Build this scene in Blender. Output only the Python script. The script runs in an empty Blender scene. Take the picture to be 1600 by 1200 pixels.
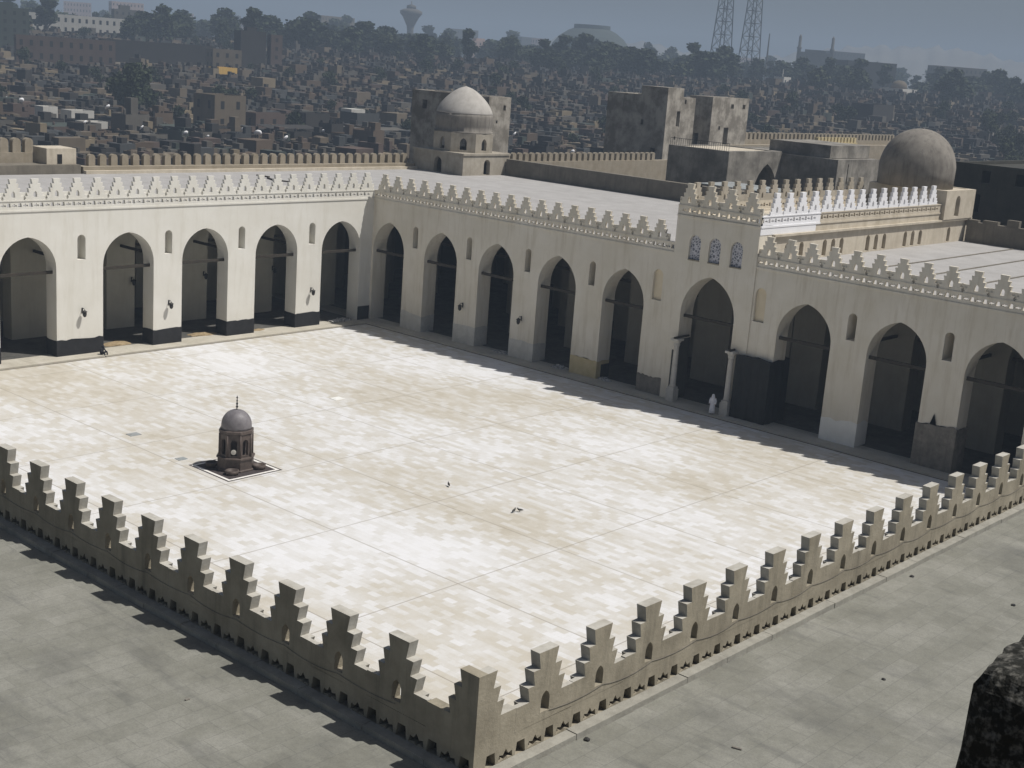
import bpy, bmesh, math, random
from mathutils import Vector, Matrix
from mathutils.geometry import tessellate_polygon
R = math.radians
SC = bpy.context.scene
COL = SC.collection
# ------------------------------------------------------------------ camera
cam = bpy.data.cameras.new('camera')
cam.sensor_width = 36.0
cam.lens = 2094.2 / 1600 * 36
cam.clip_start = 0.1
cam.clip_end = 9000
co = bpy.data.objects.new('camera', cam)
COL.objects.link(co)
SC.camera = co
yaw, pit, rol = R(41.066), R(-13.632), R(4.25)
fw = Vector((math.cos(pit)*math.cos(yaw), math.cos(pit)*math.sin(yaw), math.sin(pit)))
r0 = Vector((math.sin(yaw), -math.cos(yaw), 0)); u0 = r0.cross(fw)
rr = r0*math.cos(rol) + u0*math.sin(rol); uu = -r0*math.sin(rol) + u0*math.cos(rol)
CAM = Vector((-18.087, -16.069, 25.951))
co.matrix_world = Matrix(((rr.x, uu.x, -fw.x, CAM.x), (rr.y, uu.y, -fw.y, CAM.y), (rr.z, uu.z, -fw.z, CAM.z), (0, 0, 0, 1)))
# ------------------------------------------------------------------ light
SUN = Vector((0.35, -0.46, 1.0)).normalized()
world = bpy.data.worlds.new('World'); SC.world = world
world.use_nodes = True
wn = world.node_tree
sky = wn.nodes.new('ShaderNodeTexSky')
sky.sky_type = 'NISHITA'; sky.sun_disc = False
sky.sun_elevation = math.asin(SUN.z); sky.sun_rotation = math.atan2(SUN.x, SUN.y)
sky.air_density = 1.0; sky.dust_density = 3.5; sky.ozone_density = 1.5
wn.links.new(sky.outputs['Color'], wn.nodes['Background'].inputs['Color'])
wn.nodes['Background'].inputs['Strength'].default_value = 0.05
sun = bpy.data.lights.new('sun', 'SUN'); sun.energy = 5.0; sun.angle = R(0.53); sun.color = (1.0, 0.968, 0.92)
so = bpy.data.objects.new('sun', sun); COL.objects.link(so)
so.rotation_euler = SUN.to_track_quat('Z', 'Y').to_euler()
SC.view_settings.view_transform = 'Standard'
SC.view_settings.look = 'None'
SC.view_settings.exposure = 0.0
SC.view_settings.gamma = 1.0
SC.cycles.max_bounces = 7
SC.cycles.diffuse_bounces = 5
SC.cycles.volume_bounces = 0

# ------------------------------------------------------------------ materials
def lin(c):
    return tuple(((v/255)/12.92 if v/255 <= .04045 else ((v/255+.055)/1.055)**2.4) for v in c)
class NT:
    def __init__(s, name):
        s.m = bpy.data.materials.new(name); s.m.use_nodes = True
        s.t = s.m.node_tree; s.b = s.t.nodes['Principled BSDF']
        s.g = s.t.nodes.new('ShaderNodeNewGeometry')
    def n(s, t, **k):
        o = s.t.nodes.new(t)
        for a, v in k.items(): setattr(o, a, v)
        return o
    def l(s, a, b): s.t.links.new(a, b)
    def mapping(s, scale=(1, 1, 1), rot=(0, 0, 0), loc=(0, 0, 0)):
        mp = s.n('ShaderNodeMapping'); s.l(s.g.outputs['Position'], mp.inputs[0])
        mp.inputs['Scale'].default_value = scale; mp.inputs['Rotation'].default_value = rot; mp.inputs['Location'].default_value = loc
        return mp.outputs[0]
    def noise(s, vec, scale, detail=5, rough=.6):
        o = s.n('ShaderNodeTexNoise'); o.inputs['Scale'].default_value = scale
        o.inputs['Detail'].default_value = detail; o.inputs['Roughness'].default_value = rough
        s.l(vec, o.inputs['Vector']); return o.outputs['Fac']
    def ramp(s, fac, stops):
        o = s.n('ShaderNodeValToRGB'); e = o.color_ramp.elements
        while len(e) < len(stops): e.new(.5)
        for i, (p, c) in enumerate(stops):
            e[i].position = p; e[i].color = (c if len(c) == 4 else (*c, 1)) if not isinstance(c, (int, float)) else (c, c, c, 1)
        s.l(fac, o.inputs[0]); return o.outputs['Color']
    def mix(s, fac, a, b, mode='MIX'):
        o = s.n('ShaderNodeMix', data_type='RGBA', blend_type=mode)
        if isinstance(fac, (int, float)): o.inputs[0].default_value = fac
        else: s.l(fac, o.inputs[0])
        for i, v in ((6, a), (7, b)):
            if isinstance(v, tuple): o.inputs[i].default_value = (*v[:3], 1)
            else: s.l(v, o.inputs[i])
        return o.outputs[2]
    def bump(s, h, strength=.3, dist=.02):
        o = s.n('ShaderNodeBump'); o.inputs['Strength'].default_value = strength; o.inputs['Distance'].default_value = dist
        s.l(h, o.inputs['Height']); s.l(o.outputs[0], s.b.inputs['Normal'])
    def out(s, col, rough=.85, spec=.3):
        if isinstance(col, tuple): s.b.inputs['Base Color'].default_value = (*col[:3], 1)
        else: s.l(col, s.b.inputs['Base Color'])
        s.b.inputs['Roughness'].default_value = rough
        s.b.inputs['Specular IOR Level'].default_value = spec
        return s.m
def plain(name, c1, c2, scale=1.5, streak=0.0, sc=(.2, .19, .17), rough=.88, bump=.25, lo=.3, hi=.7, obj=False):
    t = NT(name)
    v = t.mapping()
    col = t.ramp(t.noise(v, scale, 7, .65), [(lo, c1), (hi, c2)])
    if streak:
        f = t.noise(t.mapping((2.2, 2.2, .22)), 1.0, 6, .7)
        col = t.mix(t.ramp(f, [(.5, 0.0), (.72, streak)]), col, sc)
        f2 = t.noise(v, scale*.23, 4, .6)
        col = t.mix(t.ramp(f2, [(.5, 0.0), (.75, streak*.7)]), col, sc)
    if bump: t.bump(t.noise(v, 14, 4), bump, .03)
    return t.out(col, rough)
def mat_court():
    t = NT('court_marble')
    v = t.mapping(rot=(0, 0, R(90)))
    br = t.n('ShaderNodeTexBrick'); t.l(v, br.inputs['Vector'])
    br.offset = .37; br.offset_frequency = 2
    for k, x in (('Scale', 1.0), ('Mortar Size', .006), ('Mortar Smooth', .1), ('Bias', -.1), ('Brick Width', .72), ('Row Height', .40)): br.inputs[k].default_value = x
    br.inputs['Color1'].default_value = (.0, .0, .0, 1); br.inputs['Color2'].default_value = (1, 1, 1, 1); br.inputs['Mortar'].default_value = (.35, .35, .35, 1)
    big = t.noise(t.mapping((1, .6, 1)), .075, 4, .55)
    mid = t.noise(t.mapping((1, .6, 1)), .5, 5, .65)
    fine = t.noise(t.mapping((1, .8, 1)), 3.2, 5, .75)
    def madd(a_, k, b_):
        o = t.n('ShaderNodeMath', operation='MULTIPLY_ADD'); t.l(a_, o.inputs[0]); o.inputs[1].default_value = k
        if isinstance(b_, float): o.inputs[2].default_value = b_
        else: t.l(b_, o.inputs[2])
        return o.outputs[0]
    val = madd(big, .72, -.08)
    val = madd(mid, .24, val)
    val = madd(fine, .13, val)
    val = madd(br.outputs['Color'], .15, val)
    col = t.ramp(val, [(.31, (.405, .368, .295)), (.43, (.482, .452, .39)), (.51, (.53, .513, .475)), (.575, (.59, .584, .57)), (.66, (.65, .65, .655))])
    col = t.mix(t.ramp(br.outputs['Fac'], [(.0, 0.0), (1.0, .3)]), col, (.36, .33, .29))
    gm = None
    sp = t.n('ShaderNodeSeparateXYZ'); t.l(t.g.outputs['Position'], sp.inputs[0])
    for ax, off, per in (('X', 4.35, 8.02), ('Y', 7.6, 9.73)):
        a = t.n('ShaderNodeMath', operation='ADD'); t.l(sp.outputs[ax], a.inputs[0]); a.inputs[1].default_value = -off+per*10
        m = t.n('ShaderNodeMath', operation='MODULO'); t.l(a.outputs[0], m.inputs[0]); m.inputs[1].default_value = per
        c = t.n('ShaderNodeMath', operation='LESS_THAN'); t.l(m.outputs[0], c.inputs[0]); c.inputs[1].default_value = .06
        gm = c.outputs[0] if gm is None else (lambda q: (t.l(gm, q.inputs[0]), t.l(c.outputs[0], q.inputs[1]), q.outputs[0])[2])(t.n('ShaderNodeMath', operation='MAXIMUM'))
    col = t.mix(t.ramp(gm, [(0, 0.0), (1, .75)]), col, (.23, .20, .16))
    return t.out(col, .62, .35)
def mat_roof(name, stops, slab=(1.1, .55), rot=0, joint=.25, stain=.6, sc=(.09, .09, .085)):
    t = NT(name)
    v = t.mapping(rot=(0, 0, R(rot)))
    br = t.n('ShaderNodeTexBrick'); t.l(v, br.inputs['Vector'])
    for k, x in (('Scale', 1.0), ('Mortar Size', .012), ('Mortar Smooth', .3), ('Bias', 0), ('Brick Width', slab[0]), ('Row Height', slab[1])): br.inputs[k].default_value = x
    br.inputs['Color1'].default_value = (.0, .0, .0, 1); br.inputs['Color2'].default_value = (1, 1, 1, 1); br.inputs['Mortar'].default_value = (.4, .4, .4, 1)
    n1 = t.noise(t.mapping(), .6, 7, .68); n2 = t.noise(t.mapping(), 4.0, 6, .7)
    s = t.n('ShaderNodeMath', operation='MULTIPLY_ADD'); t.l(br.outputs['Color'], s.inputs[0]); s.inputs[1].default_value = .13; t.l(n1, s.inputs[2])
    s2 = t.n('ShaderNodeMath', operation='MULTIPLY_ADD'); t.l(n2, s2.inputs[0]); s2.inputs[1].default_value = .35; t.l(s.outputs[0], s2.inputs[2])
    col = t.ramp(s2.outputs[0], stops)
    if stain:
        f = t.noise(t.mapping((1, .55, 1), rot=(0, 0, R(25))), .42, 6, .62)
        col = t.mix(t.ramp(f, [(.53, 0.0), (.72, stain)]), col, sc)
        f = t.noise(t.mapping((2.5, .5, 1), rot=(0, 0, R(rot))), .8, 4, .6)
        col = t.mix(t.ramp(f, [(.58, 0.0), (.7, stain*.6)]), col, sc)
    col = t.mix(t.ramp(br.outputs['Fac'], [(.0, 0.0), (1.0, joint)]), col, sc)
    f3 = t.noise(t.mapping((1, 1, 1)), 1.9, 8, .75)
    col = t.mix(t.ramp(f3, [(.56, 0.0), (.70, .38)]), col, sc)
    f4 = t.noise(t.mapping((1, 1, 1)), 26, 3, .6)
    col = t.mix(t.ramp(f4, [(.40, .22), (.55, 0.0)]), col, sc)
    t.bump(n2, .25, .02)
    return t.out(col, .9, .2)
MT = {}
MT['court'] = mat_court()
MT['roof_near'] = mat_roof('roof_slabs_weathered', [(.35, (.135, .132, .11)), (.7, (.192, .19, .162)), (1.0, (.26, .256, .225))], joint=.28, stain=.6)
MT['roof_far'] = mat_roof('roof_slabs_pale', [(.35, (.27, .26, .25)), (.7, (.34, .33, .32)), (1.0, (.40, .39, .38))], (2.4, 1.2), 90, .3, .25, (.25, .24, .22))
MT['walk'] = mat_roof('walk_slabs', [(.35, (.34, .31, .25)), (.7, (.45, .42, .35)), (1.0, (.52, .49, .43))], (1.2, .6), 90, .3, .3, (.22, .2, .16))
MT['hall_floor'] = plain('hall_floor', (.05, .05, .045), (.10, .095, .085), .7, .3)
MT['wall'] = plain('limewash', (.585, .54, .445), (.68, .64, .56), .3, .6, (.45, .395, .30), bump=.12)  # same limewash as the sunlit walls, shade and warm bounce put into its colour
MT['wall_lit'] = plain('white_limewash', (.61, .59, .53), (.68, .665, .615), .35, .4, (.49, .46, .385), bump=.12)  # same limewash again, toned whiter for the sunlit side
MT['wall_inner'] = plain('inner_plaster', (.26, .245, .205), (.33, .31, .265), .5, .3, (.18, .165, .135), bump=.1)  # wall colour darkened to stand for the shade inside the halls
MT['wall_mid'] = plain('inner_limewash', (.46, .44, .37), (.55, .53, .45), .5, .3, (.34, .31, .25), bump=.1)  # wall colour half darkened, bounced light inside the sunlit hall painted in
MT['pav'] = plain('dusty_limestone', (.27, .24, .19), (.40, .365, .305), .9, .5, (.17, .15, .115), bump=.4)
MT['white'] = plain('fresh_white_paint', (.70, .70, .715), (.76, .76, .775), .6, .1, (.65, .63, .6), bump=.08)
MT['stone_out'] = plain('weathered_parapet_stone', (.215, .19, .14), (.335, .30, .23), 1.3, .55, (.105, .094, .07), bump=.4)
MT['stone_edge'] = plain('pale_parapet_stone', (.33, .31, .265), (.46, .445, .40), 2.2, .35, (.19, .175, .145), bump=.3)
MT['kerb'] = plain('grey_kerb_stone', (.22, .21, .18), (.32, .31, .27), 2.5, .3, (.12, .115, .1), bump=.4)
MT['sand'] = plain('sandy_limestone', (.42, .37, .285), (.56, .505, .415), .9, .45, (.27, .23, .17), bump=.4)
MT['tan'] = plain('tan_plaster', (.225, .195, .145), (.32, .28, .22), .9, .4, (.2, .16, .1), bump=.3)
MT['brown_wall'] = plain('brown_rubble_wall', (.125, .112, .09), (.20, .18, .145), .9, .5, (.075, .067, .054), bump=.5)
MT['old_stone'] = plain('old_grey_stone', (.13, .12, .104), (.30, .28, .245), .45, .6, (.10, .092, .078), bump=.5, lo=.38, hi=.62)
MT['fort'] = plain('fortress_stone', (.20, .18, .15), (.40, .37, .32), .5, .5, (.125, .11, .088), bump=.5, lo=.42, hi=.6)
MT['dome'] = plain('dome_plaster', (.16, .145, .125), (.25, .23, .20), .8, .75, (.075, .068, .058), bump=.4)
MT['dome_cap'] = plain('pale_dome_tone', (.34, .32, .29), (.42, .40, .37), 1.2, .4, (.24, .22, .195), bump=.2)  # dome toned paler than the drum below it
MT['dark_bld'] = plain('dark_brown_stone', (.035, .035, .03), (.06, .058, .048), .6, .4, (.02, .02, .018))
MT['black'] = plain('black_bitumen', (.010, .010, .011), (.022, .022, .024), 2, rough=.6)
MT['cloth'] = plain('black_tarpaulin', (.006, .007, .007), (.014, .015, .015), 1.2, rough=.75, bump=.3)
MT['wood'] = plain('dark_timber', (.026, .022, .017), (.05, .042, .032), 3)
MT['ceil'] = plain('dark_ceiling_timber', (.035, .03, .024), (.06, .052, .04), 2)
MT['cement'] = plain('grey_cement_render', (.42, .41, .38), (.56, .55, .51), 1.6, .3, (.3, .29, .26))
MT['ochre'] = plain('ochre_plaster', (.44, .365, .20), (.54, .46, .28), 1.5, .3, (.36, .3, .18))
MT['whitepatch'] = plain('white_patch', (.66, .66, .63), (.74, .74, .71), 1.5)
MT['rubble'] = plain('bare_rubble_stone', (.12, .11, .095), (.24, .22, .19), 1.8, .5, (.07, .065, .055), bump=.6)
MT['niche'] = plain('cream_niche', (.60, .52, .37), (.68, .60, .46), 1)
MT['marble'] = plain('column_marble', (.40, .385, .35), (.54, .52, .48), 2, .4, (.2, .19, .17))
MT['metal'] = plain('dark_metal', (.02, .02, .02), (.04, .038, .035), 4, rough=.5)
MT['glass'] = plain('lamp_glass', (.16, .15, .13), (.2, .19, .17), 4, rough=.2, bump=0)
MT['kiosk'] = plain('brown_kiosk_marble', (.055, .042, .036), (.115, .09, .078), 3, .4, (.03, .025, .022), rough=.55)
MT['kiosk_dome'] = plain('slate_kiosk_dome', (.13, .12, .125), (.20, .188, .195), 3, .4, (.07, .064, .068), rough=.5)
MT['mat_dark'] = plain('dark_inlay', (.035, .028, .028), (.07, .058, .056), 3)
MT['mat_white'] = plain('white_inlay', (.66, .64, .6), (.74, .72, .68), 3)
MT['disc'] = plain('pale_medallion', (.5, .48, .42), (.58, .55, .5), 3)
MT['dirt'] = plain('straw_and_sand', (.20, .145, .08), (.36, .28, .17), 5, bump=.8)
MT['debris'] = plain('grey_debris', (.10, .10, .10), (.45, .44, .42), 5, lo=.4, hi=.6, bump=.8)
MT['iron'] = plain('grey_sheet_metal', (.22, .24, .24), (.32, .34, .34), .8, .4, (.15, .13, .11))
MT['fgstone'] = plain('speckled_dark_stone', (.014, .014, .011), (.12, .115, .10), 60, .0, bump=.6, lo=.48, hi=.66)
MT['earth'] = plain('dusty_earth', (.085, .072, .054), (.16, .138, .105), .05, .4, (.055, .048, .038))
MT['hill'] = plain('hill_ground', (.12, .11, .095), (.2, .185, .16), .01)
MT['robe'] = plain('white_robe', (.70, .70, .74), (.78, .78, .82), 6, bump=.2)
MT['skin'] = plain('skin', (.25, .14, .09), (.3, .175, .115), 6, bump=0)
MT['darkcloth'] = plain('dark_clothes', (.012, .012, .016), (.025, .025, .032), 6)
MT['trunk'] = plain('bark', (.045, .035, .025), (.08, .065, .05), 3)
MT['leaf'] = plain('leaves_dark', (.014, .022, .010), (.042, .055, .024), .9, bump=0)
MT['leaf2'] = plain('leaves_olive', (.028, .036, .016), (.064, .075, .034), .9, bump=0)
def citymat(name, c, k=.75):
    c = tuple(x*.62 for x in c) if max(c) < .4 else tuple(x*.85 for x in c)
    return plain(name, tuple(x*k for x in c), c, .25, .5, tuple(x*.5 for x in c), bump=0)
CITY = [citymat('city_brown', (.18, .132, .092)), citymat('city_dust', (.235, .19, .135)), citymat('city_grey', (.175, .16, .135)), citymat('city_brick', (.165, .118, .095)),
        citymat('city_dark', (.06, .055, .05)), citymat('city_tan', (.36, .29, .19)), citymat('city_slate', (.10, .105, .105)), citymat('city_green', (.085, .105, .088))]
MT['cwhite'] = citymat('city_white', (.62, .60, .55), .85)
MT['cyellow'] = citymat('city_mustard', (.62, .40, .10), .9)
MT['cpink'] = citymat('city_pink', (.52, .40, .36), .85)
MT['copen'] = plain('dark_opening', (.012, .012, .012), (.02, .02, .02), 2, bump=0)
MT['grille'] = None
def mat_grille():
    t = NT('stucco_grille')
    v = t.n('ShaderNodeTexVoronoi', feature='DISTANCE_TO_EDGE'); t.l(t.mapping(), v.inputs['Vector']); v.inputs['Scale'].default_value = 4.5
    col = t.ramp(v.outputs['Distance'], [(.0, (.52, .52, .56)), (.10, (.46, .46, .5)), (.16, (.15, .16, .19)), (1, (.13, .14, .18))])
    return t.out(col, .7)
MT['grille'] = mat_grille()

# ------------------------------------------------------------------ helpers
def link(o): COL.objects.link(o); return o
def tag(o, label=None, cat=None, group=None, kind=None):
    if label: o['label'] = label
    if cat: o['category'] = cat
    if group: o['group'] = group
    if kind: o['kind'] = kind
    return o
def thing(name, loc, label, cat, group=None, rz=0):
    o = bpy.data.objects.new(name, None); o.empty_display_size = .5
    o.location = loc; o.rotation_euler = (0, 0, rz)
    link(o); return tag(o, label, cat, group)
def mesh(name, bm, mats, smooth=False, norm=True):
    if norm: bmesh.ops.recalc_face_normals(bm, faces=bm.faces)
    me = bpy.data.meshes.new(name); bm.to_mesh(me); bm.free()
    for m in (mats if isinstance(mats, (list, tuple)) else [mats]): me.materials.append(MT[m] if isinstance(m, str) else m)
    if smooth:
        for p in me.polygons: p.use_smooth = True
    return me
def obj(name, data, parent=None, loc=(0, 0, 0), rz=0, world=False):
    o = bpy.data.objects.new(name, data); link(o)
    o.location = loc; o.rotation_euler = (0, 0, rz)
    if parent:
        o.parent = parent
        if world and parent.parent is None: o.matrix_parent_inverse = Matrix.Translation(-parent.location)
    return o
def wpart(name, bm, mats, parent, smooth=False, norm=True):        # a part whose mesh is in world coordinates
    return obj(name, mesh(name, bm, mats, smooth, norm), parent, world=True)
def lpart(name, bm, mats, parent, smooth=False, loc=(0, 0, 0), rz=0):
    return obj(name, mesh(name, bm, mats, smooth), parent, loc, rz)
def box(bm, x0, x1, y0, y1, z0, z1, mi=0):
    vs = [bm.verts.new((x, y, z)) for z in (z0, z1) for x, y in ((x0, y0), (x1, y0), (x1, y1), (x0, y1))]
    for f in ((3, 2, 1, 0), (4, 5, 6, 7), (0, 1, 5, 4), (1, 2, 6, 5), (2, 3, 7, 6), (3, 0, 4, 7)):
        bm.faces.new([vs[i] for i in f]).material_index = mi
    return vs
def lathe(bm, prof, n=24, cx=0, cy=0, rot=0, mi=0):
    rings = []
    for r, z in prof:
        if r < 1e-4: rings.append([bm.verts.new((cx, cy, z))])
        else: rings.append([bm.verts.new((cx+r*math.cos(rot+2*math.pi*i/n), cy+r*math.sin(rot+2*math.pi*i/n), z)) for i in range(n)])
    for a, b in zip(rings, rings[1:]):
        for i in range(n):
            j = (i+1) % n
            q = [a[i % len(a)], a[j % len(a)], b[j % len(b)], b[i % len(b)]]
            q = list(dict.fromkeys(q))
            if len(q) > 2: bm.faces.new(q).material_index = mi
    if len(rings[0]) > 1: bm.faces.new(rings[0][::-1]).material_index = mi
    if len(rings[-1]) > 1: bm.faces.new(rings[-1]).material_index = mi
def tube(bm, pts, rad, n=6, mi=0):
    prev = None
    for k, p in enumerate(pts):
        p = Vector(p); a = Vector(pts[max(k-1, 0)]); b = Vector(pts[min(k+1, len(pts)-1)])
        d = (b-a).normalized(); s = d.orthogonal().normalized() if abs(d.z) > .9 else d.cross(Vector((0, 0, 1))).normalized(); t = d.cross(s)
        rd = rad[k] if isinstance(rad, (list, tuple)) else rad
        ring = [bm.verts.new(p+s*rd*math.cos(2*math.pi*i/n)+t*rd*math.sin(2*math.pi*i/n)) for i in range(n)]
        if prev:
            for i in range(n): bm.faces.new((prev[i], prev[(i+1) % n], ring[(i+1) % n], ring[i])).material_index = mi
        else: bm.faces.new(ring[::-1]).material_index = mi
        prev = ring
    bm.faces.new(prev).material_index = mi
def plate(bm, loops, th, frame, mi=(0, 0, 0)):
    """flat wall with holes: loops of (u, z), front at depth 0, back at depth th; frame maps (u, z, d) to a point"""
    L3 = [[Vector((u, z, 0)) for u, z in lp] for lp in loops]
    tris = tessellate_polygon(L3)
    flat = [p for lp in L3 for p in lp]
    fr = [bm.verts.new(frame(p.x, p.y, 0)) for p in flat]
    bk = [bm.verts.new(frame(p.x, p.y, th)) for p in flat]
    n0 = frame(0, 0, 0); dn = Vector(frame(0, 0, -1))-Vector(n0)
    def add(vs, m, want=None):
        f = bm.faces.new(vs); f.material_index = m
        if want is not None:
            f.normal_update()
            if f.normal.dot(want) < 0: f.normal_flip()
    for t in tris:
        if len(set(t)) == 3:
            add([fr[i] for i in t], mi[0], dn); add([bk[i] for i in t], mi[1], -dn)
    k = 0
    for li, lp in enumerate(L3):
        n = len(lp); ms = mi[3] if li and len(mi) > 3 else mi[2]
        area = sum(lp[i].x*lp[(i+1) % n].y-lp[(i+1) % n].x*lp[i].y for i in range(n))
        sg = 1 if (area > 0) == (li == 0) else -1
        U = Vector(frame(1, 0, 0))-Vector(n0)
        for i in range(n):
            j = (i+1) % n
            e = lp[j]-lp[i]
            w = (U*e.y + Vector((0, 0, 1))*(-e.x))*sg
            add([fr[k+i], fr[k+j], bk[k+j], bk[k+i]], ms, w)
        k += n
def fA(y0, x=0): return lambda u, z, d: (u+x, y0+d, z)      # front faces -Y
def fB(x0, y=0): return lambda u, z, d: (x0+d, u+y, z)      # front faces -X
def fAb(y0): return lambda u, z, d: (u, y0-d, z)            # front faces +Y
def fBb(x0): return lambda u, z, d: (x0-d, u, z)
def arcpts(c, hw, zs, rise, n=9):
    e = (rise*rise-hw*hw)/(2*hw); r = hw+e
    pts = []
    a1 = math.atan2(rise, e)
    for i in range(n+1):                                     # left springing to apex: circle centred right of the axis
        a = math.pi-a1*i/n
        pts.append((c+e+r*math.cos(a), zs+r*math.sin(a)))
    rgt = [(2*c-u, z) for u, z in pts[:-1]][::-1]
    return pts+rgt
def opening(c, w, z0, z1, pointed=False):
    hw = w/2
    if pointed: rise = hw*1.5
    else: rise = hw
    zs = z1-rise
    return [(c-hw, z0)]+(arcpts(c, hw, zs, rise, 5) if pointed else [(c-hw*math.cos(math.pi*i/8), zs+hw*math.sin(math.pi*i/8)) for i in range(9)])+[(c+hw, z0)]
def wall_outline(u0, u1, z0, z1, arches):
    """outline of a wall with arches open to the floor: arches = (centre, half width, springing, rise)"""
    p = [(u0, z0)]
    for c, hw, zs, rise in arches:
        p += [(c-hw, z0)]+arcpts(c, hw, zs, rise)+[(c+hw, z0)]
    return p+[(u1, z0), (u1, z1), (u0, z1)]

# merlon unit: one period of the stepped parapet, pierced by a small arch; local x along the wall, y into it
PER = 1.8
def merlon_mesh(name, mats, tall=1.0, z0=.75, per=PER, cornerlen=None, outer=False, vback=None):
    bm = bmesh.new()
    h = per/2
    zv, z3, z2, zt = 1.31, 1.64, 1.97, 2.34
    def Z(z): return z if z <= zv else zv+(z-zv)*tall
    if cornerlen is None:
        # the court face is stepped five times down to the band; the roof face is a wall up to the third step
        up = [(.50, zv), (.58, Z(z3)), (.375, Z(z3)), (.45, Z(z2)), (.235, Z(z2)), (.31, Z(zt))]
        vb = vback if vback else zv
        roofside = [(h, z0), (h, vb)]+([(.50, vb)] if vb < zv else [])+up
        k = h/.9
        court = [(.80*k, z0), (.87*k, z0+.05), (.87*k, z0+.08), (.765*k, z0+.08), (.84*k, 1.05), (.625*k, 1.05), (.71*k, zv)]+up
        hole = opening(0, .27 if outer else .30, .95, 1.42, True)
        ly = (roofside, .12, court, .13) if outer else (court, .13, roofside, .12)
        for d0, pr, th in ((0, ly[0], ly[1]), (ly[1], ly[2], ly[3])):
            plate(bm, [pr+[(-u, z) for u, z in pr[::-1]], hole], th, lambda u, z, d, d0=d0: (u, d+d0, z), (0, 0, 1, 0))  # hole sides take the darker face stone to stand for their shade
    else:
        a, b = cornerlen
        lp = [(a, z0), (b, z0), (b, zv), (.71, zv), (.79, Z(z3)), (.58, Z(z3)), (.66, Z(z2)), (.44, Z(z2)), (.52, Z(zt)), (a, Z(zt))]
        plate(bm, [lp], .25, lambda u, z, d: (u, d, z), (0, 0, 1))
    return mesh(name, bm, mats, norm=False)
def band_holes(c0, c1, z=0.0):
    """drain holes of the band under the merlons: a trapezoid and a zigzag, repeated"""
    out = []; c = c0+.25
    while c < c1-.6:
        out.append([(c-.16, .21+z), (c-.12, .52+z), (c+.11, .52+z), (c+.16, .21+z)])
        q = c+.45
        out.append([(q-.22, .25+z), (q-.19, .40+z), (q-.08, .37+z), (q, .49+z), (q+.08, .37+z), (q+.19, .40+z), (q+.22, .25+z), (q+.07, .29+z), (q, .22+z), (q-.07, .29+z)])
        c += .9
    return out
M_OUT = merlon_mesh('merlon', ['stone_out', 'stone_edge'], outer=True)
M_WALL = merlon_mesh('merlon', ['wall', 'wall'])
M_LIT = merlon_mesh('merlon', ['wall_lit', 'wall_lit'])
M_WHITE = merlon_mesh('merlon', ['white', 'white'], 1.08, per=1.94, vback=.82)
M_SAND = merlon_mesh('merlon', ['pav', 'pav'], 1.08, per=1.94, outer=True)
M_PORT = merlon_mesh('merlon', ['wall', 'wall'], 1.08, per=1.9)
def parapet(parent, axis, pos, u0, u1, first, meshdata, mats, zb=12.0, per=PER, mould=True, mmat='wall', backing=False):
    """pierced band with a row of merlons; axis 'A' faces -Y, 'B' faces -X"""
    fr = (fA if axis == 'A' else fB)(pos)
    bm = bmesh.new()
    holes = [[(u, z+zb) for u, z in h] for h in band_holes(u0, u1)]
    # built in short pieces so that each polygon keeps few holes
    step = 3.6; a = u0
    while a < u1-.01:
        b = min(a+step+(.055 if a == u0 else 0), u1)
        if u1-b < 1.0: b = u1
        hs = [h for h in holes if min(p[0] for p in h) > a+.005 and max(p[0] for p in h) < b-.005]
        plate(bm, [[(a, zb), (b, zb), (b, zb+.75), (a, zb+.75)]]+hs, .25, fr)
        a = b
    if backing:  # black plate added behind the drain holes, standing in for their shade
        if axis == 'A': box(bm, u0+.3, u1, pos+.251, pos+.30, zb, zb+.7, 1)
        else: box(bm, pos+.251, pos+.30, u0+.35, u1, zb, zb+.7, 1)
    par = wpart('parapet', bm, [mats[0], 'copen'] if backing else mats, parent, norm=False)
    if mould:
        bm = bmesh.new()
        for z0, z1, pr in ((zb-.16, zb-.02, .07), (zb+.66, zb+.745, .05)):
            if axis == 'A': box(bm, u0, u1, pos-pr, pos-.002, z0, z1)
            else: box(bm, pos-pr, pos-.002, u0, u1, z0, z1)
        wpart('moulding', bm, mmat, par)
    k = first
    while k+per/2 <= u1+.02:
        if k-per/2 >= u0-.02:
            mo = obj('merlon', meshdata, par, (k, pos, zb) if axis == 'A' else (pos, k, zb), 0 if axis == 'A' else R(-90))
            mo.scale = (1, 1, 1+random.uniform(-.012, .012)); mo.rotation_euler.y = R(random.uniform(-.35, .35))
        k += per
    return par

# ------------------------------------------------------------------ setting: courtyard, walks, ground
XM, YM, H = 69.87, 79.87, 12.0
def sheet(name, x0, x1, y0, y1, z, m, nx=1, ny=1):
    bm = bmesh.new()
    vs = [[bm.verts.new((x0+(x1-x0)*i/nx, y0+(y1-y0)*j/ny, z)) for i in range(nx+1)] for j in range(ny+1)]
    for j in range(ny):
        for i in range(nx): bm.faces.new((vs[j][i], vs[j][i+1], vs[j+1][i+1], vs[j+1][i]))
    return tag(obj(name, mesh(name, bm, m)), kind='structure')
sheet('courtyard_paving', -.1, XM+2, -.1, YM+2, 0, 'court')
bm = bmesh.new()
box(bm, 0, 68.35, 78.5, 102, -.2, .13); box(bm, 68.35, 105, -.1, 102, -.2, .13)
tag(obj('arcade_walkway', mesh('arcade_walkway', bm, 'walk')), kind='structure')
bm = bmesh.new(); box(bm, 0, 68.35, 78.34, 78.49, .001, .012); box(bm, 68.18, 68.34, 0, 78.3, .001, .012)  # thin dark strip on the paving along the walkway step
tag(obj('gutter', mesh('gutter', bm, 'brown_wall')), kind='structure')
bm = bmesh.new()
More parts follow.
